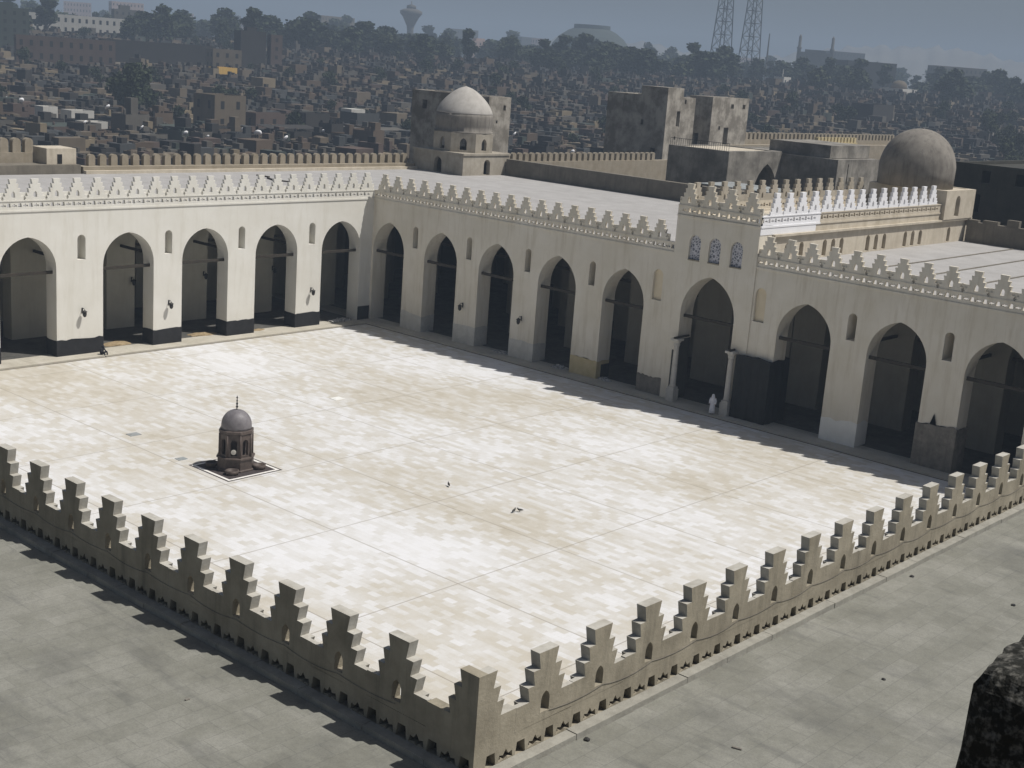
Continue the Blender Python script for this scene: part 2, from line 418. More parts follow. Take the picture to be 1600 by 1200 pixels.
box(bm, 0, 68.5, 80.9, 101, .132, .137); box(bm, 70.9, 104, -.1, 101, .132, .137)
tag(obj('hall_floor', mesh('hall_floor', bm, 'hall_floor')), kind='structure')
def sdist(x, y): return (x+18)*.74+(y+16)*.67
def ground(x, y):
    t = min(max((sdist(x, y)-230)/500, 0), 1)
    return 22*t*t*(3-2*t)
bm = bmesh.new()
dirs = [R(-150+300*i/60+41) for i in range(61)]
dist = [0, 30, 60, 110, 160, 210, 250, 290, 330, 370, 410, 450, 490, 530, 570, 610, 650, 700, 760, 850, 1000, 1300, 1700, 2200, 3000, 4000]
grid = []
for d in dist:
    row = []
    for a in dirs:
        x, y = -60+d*math.cos(a), -60+d*math.sin(a)
        row.append(bm.verts.new((x, y, ground(x, y)-.35)))
    grid.append(row)
for a, b in zip(grid, grid[1:]):
    for i in range(60):
        try: bm.faces.new((a[i], a[i+1], b[i+1], b[i]))
        except ValueError: pass
bmesh.ops.remove_doubles(bm, verts=bm.verts, dist=.001)
tag(obj('ground', mesh('ground', bm, 'earth', True)), kind='structure')
# far hills
random.seed(5)
HP = [(10, 60), (20, 66), (22, 84), (23.4, 95), (24.5, 99), (27, 96), (28.4, 90), (29.6, 80), (31, 66), (33, 56), (35, 60), (36.5, 74), (38, 66), (39.5, 78), (41, 62), (44, 52), (50, 50), (58, 48), (70, 44)]
def hp(a):
    for (a0, h0), (a1, h1) in zip(HP, HP[1:]):
        if a0 <= a <= a1:
            t = (a-a0)/(a1-a0); return h0+(h1-h0)*t
    return 40
bm = bmesh.new(); grid = []
for d, k in ((2100, 0), (2300, .35), (2450, .75), (2600, 1), (2800, .95), (3200, .6), (3700, .2)):
    row = []
    for i in range(241):
        a = 10+60*i/240
        h = 20+(hp(a)-20)*k*(1+.05*math.sin(a*9.1)+.03*math.sin(a*31+d))+random.uniform(-.8, .8)*(k > .3)
        row.append(bm.verts.new((-18+d*math.cos(R(a)), -16+d*math.sin(R(a)), h)))
    grid.append(row)
for a, b in zip(grid, grid[1:]):
    for i in range(240): bm.faces.new((a[i], a[i+1], b[i+1], b[i]))
tag(obj('hills', mesh('hills', bm, 'hill', True)), kind='structure')

# ------------------------------------------------------------------ sunlit arcade (far side of the court)
def aA(c): return (c, 2.38, 7.25, 2.62)
AC = [2.2, 9.9, 17.5, 25.15, 34.1, 42.99, 50.55, 58.28, 65.95]
north = thing('arcaded_hall', (35, YM, 0), 'sunlit white arcaded hall with black painted pier feet across the courtyard at left', 'arcade')
wins = [(c, .72, 7.86, 9.87) for c in (6.05, 13.7, 21.3, 29.5, 38.68, 46.8, 54.35, 62.35)]
bm = bmesh.new()
plate(bm, [wall_outline(0, XM, .13, H, [aA(c) for c in AC])]+[opening(*w) for w in wins], 1.55, fA(YM))
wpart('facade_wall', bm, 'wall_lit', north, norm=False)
for w in wins:
    bm = bmesh.new(); plate(bm, [opening(w[0], w[1]-.01, w[2]+.005, w[3]-.005)], .3, fA(YM+.85))
    wpart('window_niche', bm, 'wall_lit', north, norm=False)
jambs = [(0, AC[0]-2.38)]+[(a+2.38, b-2.38) for a, b in zip(AC, AC[1:])]+[(AC[-1]+2.38, XM)]
random.seed(11)
for a, b in jambs[1:-1]:
    bm = bmesh.new()
    n = 10
    def ring(x0, x1, y0, y1):
        pts = [(x0+(x1-x0)*i/n, y0) for i in range(n)]+[(x1, y0+(y1-y0)*i/4) for i in range(4)]+[(x1-(x1-x0)*i/n, y1) for i in range(n)]+[(x0, y1-(y1-y0)*i/4) for i in range(4)]
        return pts
    ps = ring(a-.03, b+.03, YM-.03, YM+1.58)
    lo = [bm.verts.new((x, y, .125)) for x, y in ps]; hi = [bm.verts.new((x, y, 1.42+random.uniform(-.05, .06))) for x, y in ps]
    m_ = len(ps)
    for i in range(m_): bm.faces.new((lo[i], lo[(i+1) % m_], hi[(i+1) % m_], hi[i]))
    bm.faces.new(hi)
    wpart('black_dado', bm, 'black', north)
def beam(parent, axis, pos, c, hw, z, d0=.55):
    bm = bmesh.new()
    if axis == 'A': box(bm, c-hw, c+hw, pos+d0, pos+d0+.2, z, z+.24)
    else: box(bm, pos+d0, pos+d0+.2, c-hw, c+hw, z, z+.24)
    wpart('tie_beam', bm, 'wood', parent)
for c in AC: beam(north, 'A', YM, c, 2.39, 6.78)
for d in (7.2, 14.4):
    bm = bmesh.new()
    plate(bm, [wall_outline(0, XM+34, .13, 11.5, [aA(c) for c in AC+[74.0, 81.5, 89, 96.5]])], 1.4, fA(YM+d))
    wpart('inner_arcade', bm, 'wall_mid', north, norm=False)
    if d < 8:
        for c in AC: beam(north, 'A', YM+d, c, 2.39, 7.3)
for a, b in jambs[1:-1]:                                    # beams running back to the second row
    bm = bmesh.new(); c = (a+b)/2
    box(bm, c-.1, c+.1, YM+1.5, YM+7.25, 7.4, 7.62)
    wpart('tie_beam', bm, 'wood', north)
bm = bmesh.new(); box(bm, -25, 104.2, 101.0, 101.9, 0, 12.0); wpart('back_wall', bm, 'wall_inner', north)
bm = bmesh.new(); box(bm, 0, 104, YM+1.56, 101, 11.5, 11.96); wpart('ceiling', bm, 'ceil', north)
bm = bmesh.new(); box(bm, -.05, 104, YM+.25, 101.8, 11.985, 12.1); wpart('roof', bm, 'roof_far', north)
parapet(north, 'A', YM, -.05, XM+.0, XM-.9-1.8*38, M_LIT, 'wall_lit', mmat='wall_lit')

# ------------------------------------------------------------------ shaded arcade with the gateway
def aB(c, hw=2.13): return (c, hw, 7.15, 2.74)
BL = [49.16, 56.33, 63.45, 70.45, 77.5]
BR = [2.6, 10.05, 17.4, 24.77, 32.25]
YP0, YP1 = 36.9, 44.5
qib = thing('arcaded_hall', (XM, 62, 0), 'shaded cream arcaded hall between the sunlit arcade and the tall gateway block', 'arcade')
wB = [(c, .66, 7.93, 9.97) for c in (52.6, 59.78, 66.9, 73.9)]
niL = (45.85, .95, 7.84, 10.37)
bm = bmesh.new()
plate(bm, [wall_outline(YP1, YM, .13, H, [aB(c) for c in BL])]+[opening(*w) for w in wB+[niL]], 1.7, fB(XM))
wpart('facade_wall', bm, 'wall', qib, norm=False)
for w in wB:
    bm = bmesh.new(); plate(bm, [opening(w[0], w[1]-.01, w[2]+.005, w[3]-.005)], .3, fB(XM+1.55)); wpart('window_niche', bm, 'wall', qib, norm=False)
bm = bmesh.new(); plate(bm, [opening(niL[0], niL[1]-.01, niL[2]+.005, niL[3]-.005)], .3, fB(XM+.25)); wpart('blind_niche', bm, 'niche', qib, norm=False)
for c in BL: beam(qib, 'B', XM, c, 2.14, 6.75, .4)
for d in (7.6, 15.0, 22.4):
    bm = bmesh.new()
    plate(bm, [wall_outline(YP1+.3, YM, .13, 11.5, [aB(c, 2.3) for c in BL])], 1.5, fB(XM+d))
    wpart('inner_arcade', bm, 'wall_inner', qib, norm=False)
    if d < 8:
        for c in BL: beam(qib, 'B', XM+d, c, 2.3, 7.2)
bm = bmesh.new(); box(bm, 104.0, 104.9, YP1, 102, 0, 12.0); wpart('back_wall', bm, 'wall_inner', qib)
bm = bmesh.new(); box(bm, XM+1.71, 104, YP1+.3, YM+1.5, 11.5, 11.96); wpart('ceiling', bm, 'ceil', qib)
bm = bmesh.new(); box(bm, XM+.25, 104, YP1+.15, YM+.245, 11.985, 12.1); wpart('roof', bm, 'roof_far', qib)
parapet(qib, 'B', XM, YP1, YM-.02, 78.53-1.8*18, M_WALL, 'wall')
def sheath(parent, name, m, x0, x1, y0, y1, zt, wob, seed, spike=0):
    random.seed(seed); bm = bmesh.new(); n = 12
    ps = [(x0, y1-(y1-y0)*i/n) for i in range(n)]+[(x0+(x1-x0)*i/5, y0) for i in range(5)]+[(x1, y0+(y1-y0)*i/n) for i in range(n)]+[(x1-(x1-x0)*i/5, y1) for i in range(5)]
    lo = [bm.verts.new((x, y, .126)) for x, y in ps]; h = 0; hi = []
    for x, y in ps:
        h = h*.6+random.uniform(-wob, wob); hi.append(bm.verts.new((x, y, zt+h+(spike if len(hi) == 5 else 0))))
    for i in range(len(ps)): bm.faces.new((lo[i], hi[i], hi[(i+1) % len(ps)], lo[(i+1) % len(ps)]))
    bm.faces.new(hi[::-1])
    return wpart(name, bm, m, parent)
e = .012
for i, (a, b, z, m, w) in enumerate(((51.29, 54.2, 1.62, 'ochre', .07), (58.46, 61.32, 1.75, 'cement', .1), (65.58, 68.32, 1.8, 'cement', .1), (72.58, 75.37, 1.7, 'cement', .1), (44.6, 47.03, 1.55, 'rubble', .1))):
    sheath(qib, 'plaster_patch', m, XM-e, XM+1.7+e, a-e, b+e, z, w, 20+i)
# black painted foot on the side of the corner pier and of one pier beside the gateway
bm = bmesh.new(); box(bm, 68.36, XM-.02, YM-.03, YM+1.58, .125, 1.45); wpart('black_dado', bm, 'black', north)
bm = bmesh.new(); box(bm, XM+.6, XM+1.74, 51.25, 54.24, .125, 1.3); wpart('black_dado', bm, 'black', qib)

gate = thing('gateway_block', (XM, 40.7, 0), 'tall gateway block with three grille windows over its arch and white merlons running back', 'gateway')
XP = XM-.1
niR = (36.25, .95, 7.8, 10.42)
gw = [(c, 1.08, 11.6, 13.57) for c in (42.6, 40.75, 38.75)]
bm = bmesh.new()
plate(bm, [wall_outline(YP0, YP1, .13, 15.05, [(40.82, 2.5, 7.35, 3.17)])]+[opening(*w) for w in gw], 1.8, fB(XP))
wpart('facade_wall', bm, 'wall', gate, norm=False)
for w in gw:
    bm = bmesh.new(); plate(bm, [opening(w[0], w[1]-.01, w[2]+.005, w[3]-.005)], .2, fB(XP+.22))
    g_ = wpart('window_grille', bm, 'grille', gate, norm=False)
    bm = bmesh.new(); box(bm, XP-.03, XP+.2, w[0]-w[1]/2, w[0]+w[1]/2, w[2]-.06, w[2]+.03); wpart('sill', bm, 'stone_out', g_)
beam(gate, 'B', XP, 40.82, 2.51, 6.9, .5)
bm = bmesh.new(); box(bm, XP+.35, XP+1.75, 43.285, 43.33, .13, 5.1); box(bm, XP-.015, XP-.001, 43.33, 43.75, .13, 4.2); wpart('broken_jamb', bm, 'dark_bld', gate)
for d in (7.6, 15.0, 22.4):
    bm = bmesh.new(); plate(bm, [wall_outline(YP0+.6, YP1+.3, .13, 15.0, [(40.82, 2.5, 7.35, 3.17)])], 1.5, fB(XM+d)); wpart('inner_arch', bm, 'wall_inner', gate, norm=False)
    beam(gate, 'B', XM+d, 40.82, 2.51, 8.6, .3)
parapet(gate, 'B', XP, YP0, YP1, YP0+.95, M_PORT, 'wall', 15.03, 1.9)
sw = [(c, .66, 12.2, 13.55) for c in (74.0, 76.2, 79.9, 81.3, 82.7, 87.3, 88.8, 90.3, 94.3, 95.8, 97.3, 103.3)]
bm = bmesh.new()
for a, b in ((XP+1.8, 78.5), (78.5, 85), (85, 92.5), (92.5, 100), (100, 107.4)):
    plate(bm, [[(a, 11.9), (b, 11.9), (b, 14.15), (a, 14.15)]]+[opening(*w) for w in sw if a < w[0] < b], .6, fA(YP0))
wpart('side_wall', bm, 'sand', gate, norm=False)
bm = bmesh.new(); box(bm, XP+1.8, 107.4, YP1-.5, YP1, 12.15, 14.15); wpart('side_wall', bm, 'sand', gate)
bm = bmesh.new()
for w in sw: plate(bm, [opening(w[0], w[1]-.01, w[2]+.005, w[3]-.005)], .1, fA(YP0+.4))
wpart('window_recess', bm, 'tan', gate, norm=False)
bm = bmesh.new(); box(bm, XP+1.8, 107.55, YP0-.28, YP0+.6, 14.155, 14.33); wpart('ledge', bm, 'sand', gate)
bm = bmesh.new(); box(bm, XP+1.81, 100.9, YP0, YP0+.5, 14.335, 15.03); wpart('upper_band', bm, 'sand', gate)
bm = bmesh.new(); box(bm, XP+.01, 78.05, YP0-.03, YP0-.002, 14.335, 15.03); wpart('white_band', bm, 'white', gate)
bm = bmesh.new(); box(bm, XP+1.8, 100.9, YP1-.5, YP1-.02, 14.16, 15.03); wpart('upper_band', bm, 'sand', gate)
bm = bmesh.new(); box(bm, XP+.3, 107.4, YP0+.61, YP1-.52, 14.4, 14.9); wpart('roof', bm, 'sand', gate)
parapet(gate, 'A', YP0, XP+.02, 78.64, 71.85, M_WHITE, 'white', 15.03, 1.94, mmat='white')
parapet(gate, 'A', YP0, 78.64, 100.9, 79.61, M_WHITE, 'sand', 15.03, 1.94, mmat='sand')
parapet(gate, 'A', YP1-.3, XP+.3, 100.9, 71.85, M_SAND, 'sand', 15.03, 1.94, mould=False)
bm = bmesh.new(); box(bm, 103.9, 107.4, YP0+.02, YP1, 12.1, 14.1); wpart('end_wall', bm, 'sand', gate)

qib2 = thing('arcaded_hall', (XM, 18, 0), 'shaded cream arcaded hall to the right of the gateway and the black covered pier', 'arcade')
wR = [(c, .7, 7.87, 9.87) for c in (28.48, 21.1, 13.7, 6.3)]
bm = bmesh.new()
plate(bm, [wall_outline(-.05, YP0, .13, H, [aB(c, 2.28) for c in BR])]+[opening(*w) for w in wR+[niR]], 1.7, fB(XM))
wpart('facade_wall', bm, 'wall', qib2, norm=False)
for w in wR:
    bm = bmesh.new(); plate(bm, [opening(w[0], w[1]-.01, w[2]+.005, w[3]-.005)], .3, fB(XM+1.55)); wpart('window_niche', bm, 'wall', qib2, norm=False)
bm = bmesh.new(); plate(bm, [opening(niR[0], niR[1]-.01, niR[2]+.005, niR[3]-.005)], .3, fB(XM+.25)); wpart('blind_niche', bm, 'niche', qib2, norm=False)
for c in BR: beam(qib2, 'B', XM, c, 2.29, 6.75, .4)
for d in (7.6, 15.0, 22.4):
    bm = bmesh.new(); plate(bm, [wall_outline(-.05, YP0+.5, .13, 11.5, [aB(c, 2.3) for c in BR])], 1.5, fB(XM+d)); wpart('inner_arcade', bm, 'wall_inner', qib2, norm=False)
    if d < 8:
        for c in BR: beam(qib2, 'B', XM+d, c, 2.3, 7.2)
for c in (28.5, 21.1):
    bm = bmesh.new(); box(bm, XM+1.6, XM+7.7, c-.1, c+.1, 7.3, 7.52); wpart('tie_beam', bm, 'wood', qib2)
bm = bmesh.new(); box(bm, 104.0, 104.9, -.1, YP1, 0, 12.0); wpart('back_wall', bm, 'wall_inner', qib2)
bm = bmesh.new(); box(bm, XM+1.71, 104, -.05, YP0+.5, 11.5, 11.88); wpart('ceiling', bm, 'ceil', qib2)
bm = bmesh.new(); box(bm, XM+.25, 106.4, -22, YP0-.01, 11.985, 12.1); wpart('roof', bm, 'roof_far', qib2)
bm = bmesh.new()
for y in (31.5, 27.6, 23.5): box(bm, XM+6, 105.9, y-.09, y+.09, 12.1, 12.16)
wpart('roof_joint', bm, 'brown_wall', qib2)
parapet(qib2, 'B', XM, -.07, YP0, 36.0-1.8*20, M_WALL, 'wall')
sheath(qib2, 'plaster_patch', 'whitepatch', XM-e, XM+1.7+e, 27.05-e, 29.97+e, 1.95, .16, 31)
sheath(qib2, 'bare_stone_foot', 'rubble', XM-.1, XM+1.8, 19.68-.1, 22.49+.1, 3.25, .12, 32, .75)
bm = bmesh.new(); box(bm, 106.45, 107.1, -22, YP0-.3, 10, 14.0)
random.seed(4); y = -22
while y < YP0-1:
    w_ = random.uniform(.8, 1.6); box(bm, 106.5, 107.05, y, y+w_, 13.99, 14.15+random.uniform(0, .5)); y += w_+random.uniform(.3, 1.2)
tag(obj('boundary_wall', mesh('boundary_wall', bm, 'brown_wall')), 'low brown broken wall at the far edge of the pale roof right of the big dome', 'wall')

# ------------------------------------------------------------------ near roof terraces and their stepped parapets
westh = thing('arcaded_hall', (-.3, 40, 0), 'near roof terrace with stepped parapet running from the near corner to the left', 'arcade')
southh = thing('arcaded_hall', (35, -.3, 0), 'near roof terrace with stepped parapet running from the near corner to the right', 'arcade')
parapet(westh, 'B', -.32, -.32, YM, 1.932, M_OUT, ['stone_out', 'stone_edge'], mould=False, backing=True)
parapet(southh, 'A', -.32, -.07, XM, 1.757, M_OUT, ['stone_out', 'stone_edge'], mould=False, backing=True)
MC1 = merlon_mesh('corner_merlon', ['stone_out', 'stone_out'], cornerlen=(0, 1.352))
MC2 = merlon_mesh('corner_merlon', ['stone_out', 'stone_edge'], cornerlen=(.25, 1.177))
bm = bmesh.new(); bm.from_mesh(MC1)
for v in bm.verts: v.co = Vector((v.co.y-.32, v.co.x-.32, v.co.z+12))
wpart('corner_merlon', bm, ['stone_out', 'stone_out'], [c for c in westh.children if c.name.startswith('parapet')][0])
bm = bmesh.new(); bm.from_mesh(MC2)
for v in bm.verts: v.co = Vector((v.co.x-.32, v.co.y-.32, v.co.z+12))
wpart('corner_merlon', bm, ['stone_out', 'stone_edge'], [c for c in southh.children if c.name.startswith('parapet')][0])
for hl, (axis, pos, u1, cs, nm) in ((westh, ('B', -.02, YM, [v for v in AC], 'w')), (southh, ('A', -.02, XM, AC, 's'))):
    bm = bmesh.new()
    if axis == 'B': plate(bm, [wall_outline(0, YM, 0, 11.97, [aB(c, 2.3) for c in BR+[40.8]+BL])], 1.5, fBb(-.02))
    else: plate(bm, [wall_outline(0, XM, 0, 11.97, [aA(c) for c in AC])], 1.5, fAb(-.02))
    wpart('facade_wall', bm, 'wall', hl, norm=False)
bm = bmesh.new(); box(bm, -22, -.32, -22, 101.8, 11.7, 12.1); box(bm, -22, -21, -22, 101.8, 0, 11.69); wpart('roof', bm, 'roof_near', westh)
bm = bmesh.new(); box(bm, -.32, 106.4, -22, -.32, 11.7, 12.1); box(bm, -21, 106.4, -22, -21, 0, 11.69); wpart('roof', bm, 'roof_near', southh)
random.seed(8)
for hl, ax, u1 in ((westh, 'B', YM), (southh, 'A', XM)):
    bm = bmesh.new(); u = -.62
    while u < u1:
        l = random.uniform(1.2, 2.1); hgt = 12.245+random.uniform(-.012, .012); w_ = .60+random.uniform(-.012, .012)
        if ax == 'B': box(bm, -w_, -.325, u, u+l-.012, 12.095, hgt)
        else: box(bm, max(u, -.324), max(u, -.324)+l-.012, -w_, -.325, 12.095, hgt)
        u += l
    wpart('kerb', bm, 'kerb', hl)
def wire(name, pts, label):
    bm = bmesh.new(); tube(bm, pts, .006, 5)
    return tag(obj(name, mesh(name, bm, 'rubble')), label, 'cable')
pts = []
for k in range(20):
    x = 1.757+1.8*k
    for t in range(6):
        q = t/6; pts.append((x+.15+1.8*q, -.335, 12.93-.34*q*(1-q)*(1.2 if k % 2 else .8)))
wire('cable', pts, 'thin dark cable drooping along the outer face of the right parapet under its small arches')
pts = []
for k in range(20):
    y = 1.932+1.8*k
    for t in range(6):
        q = t/6; pts.append((-.335, y+1.8*q, 12.90-.3*q*(1-q)*(1.2 if k % 2 else .7)))
wire('cable', pts, 'thin dark cable drooping along the shaded outer face of the left parapet')

# ------------------------------------------------------------------ building helper
def shell(parent, x0, x1, y0, y1, z0, z1, m, opA=(), opB=(), th=.5, roofz=None, roofm=None, deep=None):
    """four walls with pierced openings on the two faces towards the court, and a flat roof"""
    bm = bmesh.new()
    plate(bm, [[(x0, z0), (x1, z0), (x1, z1), (x0, z1)]]+[opening(*o) if len(o) == 4 or o[4] else [(o[0]-o[1]/2, o[2]), (o[0]-o[1]/2, o[3]), (o[0]+o[1]/2, o[3]), (o[0]+o[1]/2, o[2])] for o in opA], th, fA(y0))
    plate(bm, [[(y0+th, z0), (y1, z0), (y1, z1), (y0+th, z1)]]+[opening(*o) if len(o) == 4 or o[4] else [(o[0]-o[1]/2, o[2]), (o[0]-o[1]/2, o[3]), (o[0]+o[1]/2, o[3]), (o[0]+o[1]/2, o[2])] for o in opB], th, fB(x0))
    box(bm, x1-th, x1, y0+th, y1, z0, z1); box(bm, x0+th, x1-th, y1-th, y1, z0, z1)
    w = wpart('wall', bm, m, parent, norm=False)
    rz = z1-.35 if roofz is None else roofz
    bm = bmesh.new(); box(bm, x0+th, x1-th, y0+th, y1-th, rz-.2, rz); wpart('roof', bm, roofm or m, parent)
    return w
def octa(parent, name, cx, cy, ap, z0, z1, m, op, th=.4):
    """octagonal drum of eight pierced faces; ap = apothem"""
    hw = ap*math.tan(R(22.5)); bm = bmesh.new()
    for k in range(8):
        a = R(45*k); n = Vector((math.cos(a), math.sin(a), 0)); t = Vector((-n.y, n.x, 0))
        fr = lambda u, z, d, n=n, t=t: tuple(Vector((cx, cy, 0))+n*(ap-d)+t*(u*(1-d*math.tan(R(22.5))/hw))+Vector((0, 0, z)))
        plate(bm, [[(-hw, z0), (hw, z0), (hw, z1), (-hw, z1)]]+([opening(*op)] if op else []), th, fr)
    o = wpart(name, bm, m, parent, norm=False)
    return o

# small domed pavilion on the far corner of the roof
pav = thing('domed_pavilion', (100.6, 98.2, 12.1), 'small domed stone pavilion on a square base at the far roof corner', 'pavilion')
shell(pav, 96.6, 104.6, 94, 102.4, 12.1, 14.45, 'pav', [(100.75, 1.1, 12.15, 13.95)], [(98.2, 1.3, 12.15, 13.95)], .6, 14.4)
bm = bmesh.new(); box(bm, 96.48, 104.72, 93.88, 102.5, 14.455, 14.68); wpart('cornice', bm, 'pav', pav)
octa(pav, 'octagon', 100.6, 98.1, 3.55, 14.685, 16.9, 'pav', (0, .85, 14.95, 16.35, True))
bm = bmesh.new(); lathe(bm, [(3.6, 16.92), (3.6, 17.02), (3.36, 17.1), (3.44, 17.7), (3.5, 18.3), (3.46, 18.8), (3.37, 19.2)], 40, 100.6, 98.1); wpart('drum', bm, 'dome', pav, True)
prof = [(3.40, 19.15), (3.40, 19.22)]
for i in range(1, 13):
    t_ = i/12; prof.append((3.38*(1-t_**1.4)**.68 if i < 12 else 0, 19.22+3.08*t_))
bm = bmesh.new(); lathe(bm, prof, 40, 100.6, 98.1); wpart('dome', bm, 'dome_cap', pav, True)

# big dome over the prayer niche
bd = thing('domed_chamber', (103.4, 40.9, 14.1), 'large brown grey dome on a block at the far end of the white merlon row', 'dome')
shell(bd, 100.95, 107.3, 36.55, 44.4, 14.34, 17.0, 'sand', [(103.6, .95, 14.6, 16.5)], [], .55, 16.95)
prof = [(3.5, 16.96), (3.52, 18.3)]
for i in range(1, 15):
    a = R(90*i/14); prof.append((3.55*math.cos(a)**.95 if i < 14 else 0, 18.45+3.85*math.sin(a)))
bm = bmesh.new(); lathe(bm, prof, 48, 103.35, 40.95); wpart('dome', bm, 'dome', bd, True)

# brown wall along the far edge of the roof
bm = bmesh.new(); box(bm, 104.0, 104.85, YP1+.05, 93.85, 12.02, 14.05)
tag(obj('boundary_wall', mesh('boundary_wall', bm, 'brown_wall')), 'long plain brown wall along the far roof edge right of the small domed pavilion', 'wall')
# grey sheet canopy behind the gateway roof
t = thing('sheet_canopy', (100, 56, 12.1), 'flat grey sheet metal canopy on posts behind the gateway merlons', 'canopy')
bm = bmesh.new(); vs = box(bm, 94.6, 100.5, 51.5, 59.5, 15.2, 15.27); wpart('roof_sheet', bm, 'iron', t)
for x, y in ((94.8, 51.7), (100.3, 51.7), (94.8, 59.3), (100.3, 59.3)):
    bm = bmesh.new(); box(bm, x-.06, x+.06, y-.06, y+.06, 12.1, 15.2); wpart('post', bm, 'metal', t)

# ------------------------------------------------------------------ city wall, towers and gate buildings
cw = thing('city_wall', (100, 103, 0), 'old city wall with a row of round topped merlons behind the mosque roofs', 'wall')
bm = bmesh.new(); box(bm, 52, 96.55, 102.0, 103.4, 0, 12.75); box(bm, 96.55, 151, 102.5, 103.4, 0, 12.75); wpart('wall', bm, 'tan', cw)
bm = bmesh.new(); box(bm, 52, 96.5, 101.45, 102.0, 12.05, 12.4); wpart('walkway', bm, 'sand', cw)
bm = bmesh.new()
plate(bm, [[(-.36, 0)]+[(-.36*math.cos(math.pi*i/8), .78+.36*math.sin(math.pi*i/8)) for i in range(9)]+[(.36, 0)]], .5, lambda u, z, d: (u, d, z))
RM = mesh('merlon', bm, 'tan', norm=False)
for k in range(76):
    x = 53.36+1.24*k
    if 96.0 < x < 105: continue
    obj('merlon', RM, cw, world=True).location = (x, 102.7, 12.752)
cw2 = thing('city_wall', (175, 104, 0), 'stretch of battlemented city wall to the right of the twin square towers', 'wall')
bm = bmesh.new(); box(bm, 165.9, 230, 105.5, 106.5, 0, 15.7); box(bm, 165.9, 230, 104, 105.5, 0, 14.9); wpart('wall', bm, 'tan', cw2)
for k in range(48):
    obj('merlon', RM, cw2, world=True).location = (166.8+1.32*k, 105.6, 15.702)
def tower(x0, x1, y0, y1, z1, label, opA, opB, cap=None):
    t = thing('stone_tower', (x0, y0, 0), label, 'tower')
    shell(t, x0, x1, y0, y1, 0, z1, 'fort', opA, opB, .8)
    if cap: bm = bmesh.new(); box(bm, *cap); wpart('turret', bm, 'fort', t)
    return t
tower(113.3, 117.6, 106, 120.5, 20.85, 'square stone tower standing directly behind the small domed pavilion', [(116.4, .5, 19.1, 19.8, 0), (115.0, .35, 17.4, 17.8, 0)], [(108.6, .9, 18.6, 19.6, 0), (112.2, .9, 18.5, 19.5, 0), (118, .9, 18.4, 19.6, 0), (110, .6, 16, 16.8, 0)])
tower(151.2, 158.7, 104.6, 116, 22.0, 'left one of the twin square towers, with a slit window and a raised corner', [(154.4, .9, 17.6, 19.9, 0), (156.0, .45, 21.0, 21.7, 0), (154.0, .4, 15.6, 16.1, 0)], [(109, .5, 17.5, 18.3, 0), (106.5, 1.0, 12.2, 14.2, 0)], (151.25, 155.4, 104.65, 109.6, 21.99, 23.35))
tower(163.4, 174, 104.6, 109, 22.3, 'right one of the twin square towers, with a doorway onto the wall walk', [(168.0, 1.3, 14.4, 17.6, 0), (166, .5, 17.2, 17.8, 0), (169.2, .8, 20.6, 21.3, 0), (172.6, .8, 20.6, 21.3, 0)], [(107.2, 1.0, 14.5, 16.5, 0)])
gb = thing('gate_building', (117, 75, 0), 'old grey stone gatehouse with a big dark arch and railed terrace behind the gateway', 'gatehouse')
shell(gb, 117, 128.8, 70.73, 79.4, 0, 17.2, 'old_stone', [(125.75, 5.6, 9, 15.7, True)], [], .8, 17.1, 'sand')
shell(gb, 128.85, 139.5, 62.97, 79.4, 0, 16.95, 'old_stone', [(131.5, .25, 14, 16.4, 0)], [], .8, 16.9)
bm = bmesh.new()
for k in range(28): box(bm, 117.1, 117.14, 70.9+.31*k, 70.93+.31*k, 17.2, 18.05)
box(bm, 117.09, 117.15, 70.8, 79.3, 18.05, 18.1)
wpart('railing', bm, 'metal', gb)
bm = bmesh.new(); box(bm, 129.5, 139.4, 64.5, 73, 16.96, 18.5); wpart('roof_room', bm, 'old_stone', gb)
cw3 = thing('city_wall', (190, 90, 0), 'ochre coloured wall with small battlements beyond the gatehouse terrace', 'wall')
bm = bmesh.new(); box(bm, 186, 200, 98, 99, 0, 15.9); wpart('wall', bm, 'ochre', cw3)
for k in range(12):
    bm = bmesh.new(); box(bm, 186.3+1.15*k, 187.0+1.15*k, 98.1, 98.8, 15.902, 16.75); wpart('merlon', bm, 'ochre', cw3)
dk = thing('tall_building', (113, 20, 0), 'tall dark brown building in shade behind the low broken wall at right', 'building')
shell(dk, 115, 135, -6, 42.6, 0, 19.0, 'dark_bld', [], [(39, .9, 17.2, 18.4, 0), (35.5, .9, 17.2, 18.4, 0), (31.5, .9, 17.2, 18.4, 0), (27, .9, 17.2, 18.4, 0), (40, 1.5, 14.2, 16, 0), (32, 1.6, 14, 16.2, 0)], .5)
# bastion at far left
bs = thing('bastion', (40, 103, 0), 'low brown bastion with big round merlons and a small hut at the far left', 'bastion')
bm = bmesh.new(); box(bm, 20, 51.7, 101.95, 109, 0, 12.95); wpart('wall', bm, 'brown_wall', bs)
bm = bmesh.new(); box(bm, 20, 48.0, 104.3, 105.2, 12.955, 13.9); wpart('inner_wall', bm, 'tan', bs)
bm = bmesh.new()
plate(bm, [[(-.42, 0)]+[(-.42*math.cos(math.pi*i/8), .95+.42*math.sin(math.pi*i/8)) for i in range(9)]+[(.42, 0)]], .6, lambda u, z, d: (u, d, z))
RM2 = mesh('merlon', bm, 'tan', norm=False)
for k in range(7): obj('merlon', RM2, bs, world=True).location = (49.2-1.25*(k+1.2), 104.4, 13.902)
ht = bmesh.new(); box(ht, 48.5, 51.6, 102.6, 105.5, 12.955, 14.45); hut = wpart('hut', ht, 'sand', bs)
bm = bmesh.new(); box(bm, 49.6, 50.1, 102.58, 102.75, 13.0, 13.9); wpart('door', bm, 'copen', hut)

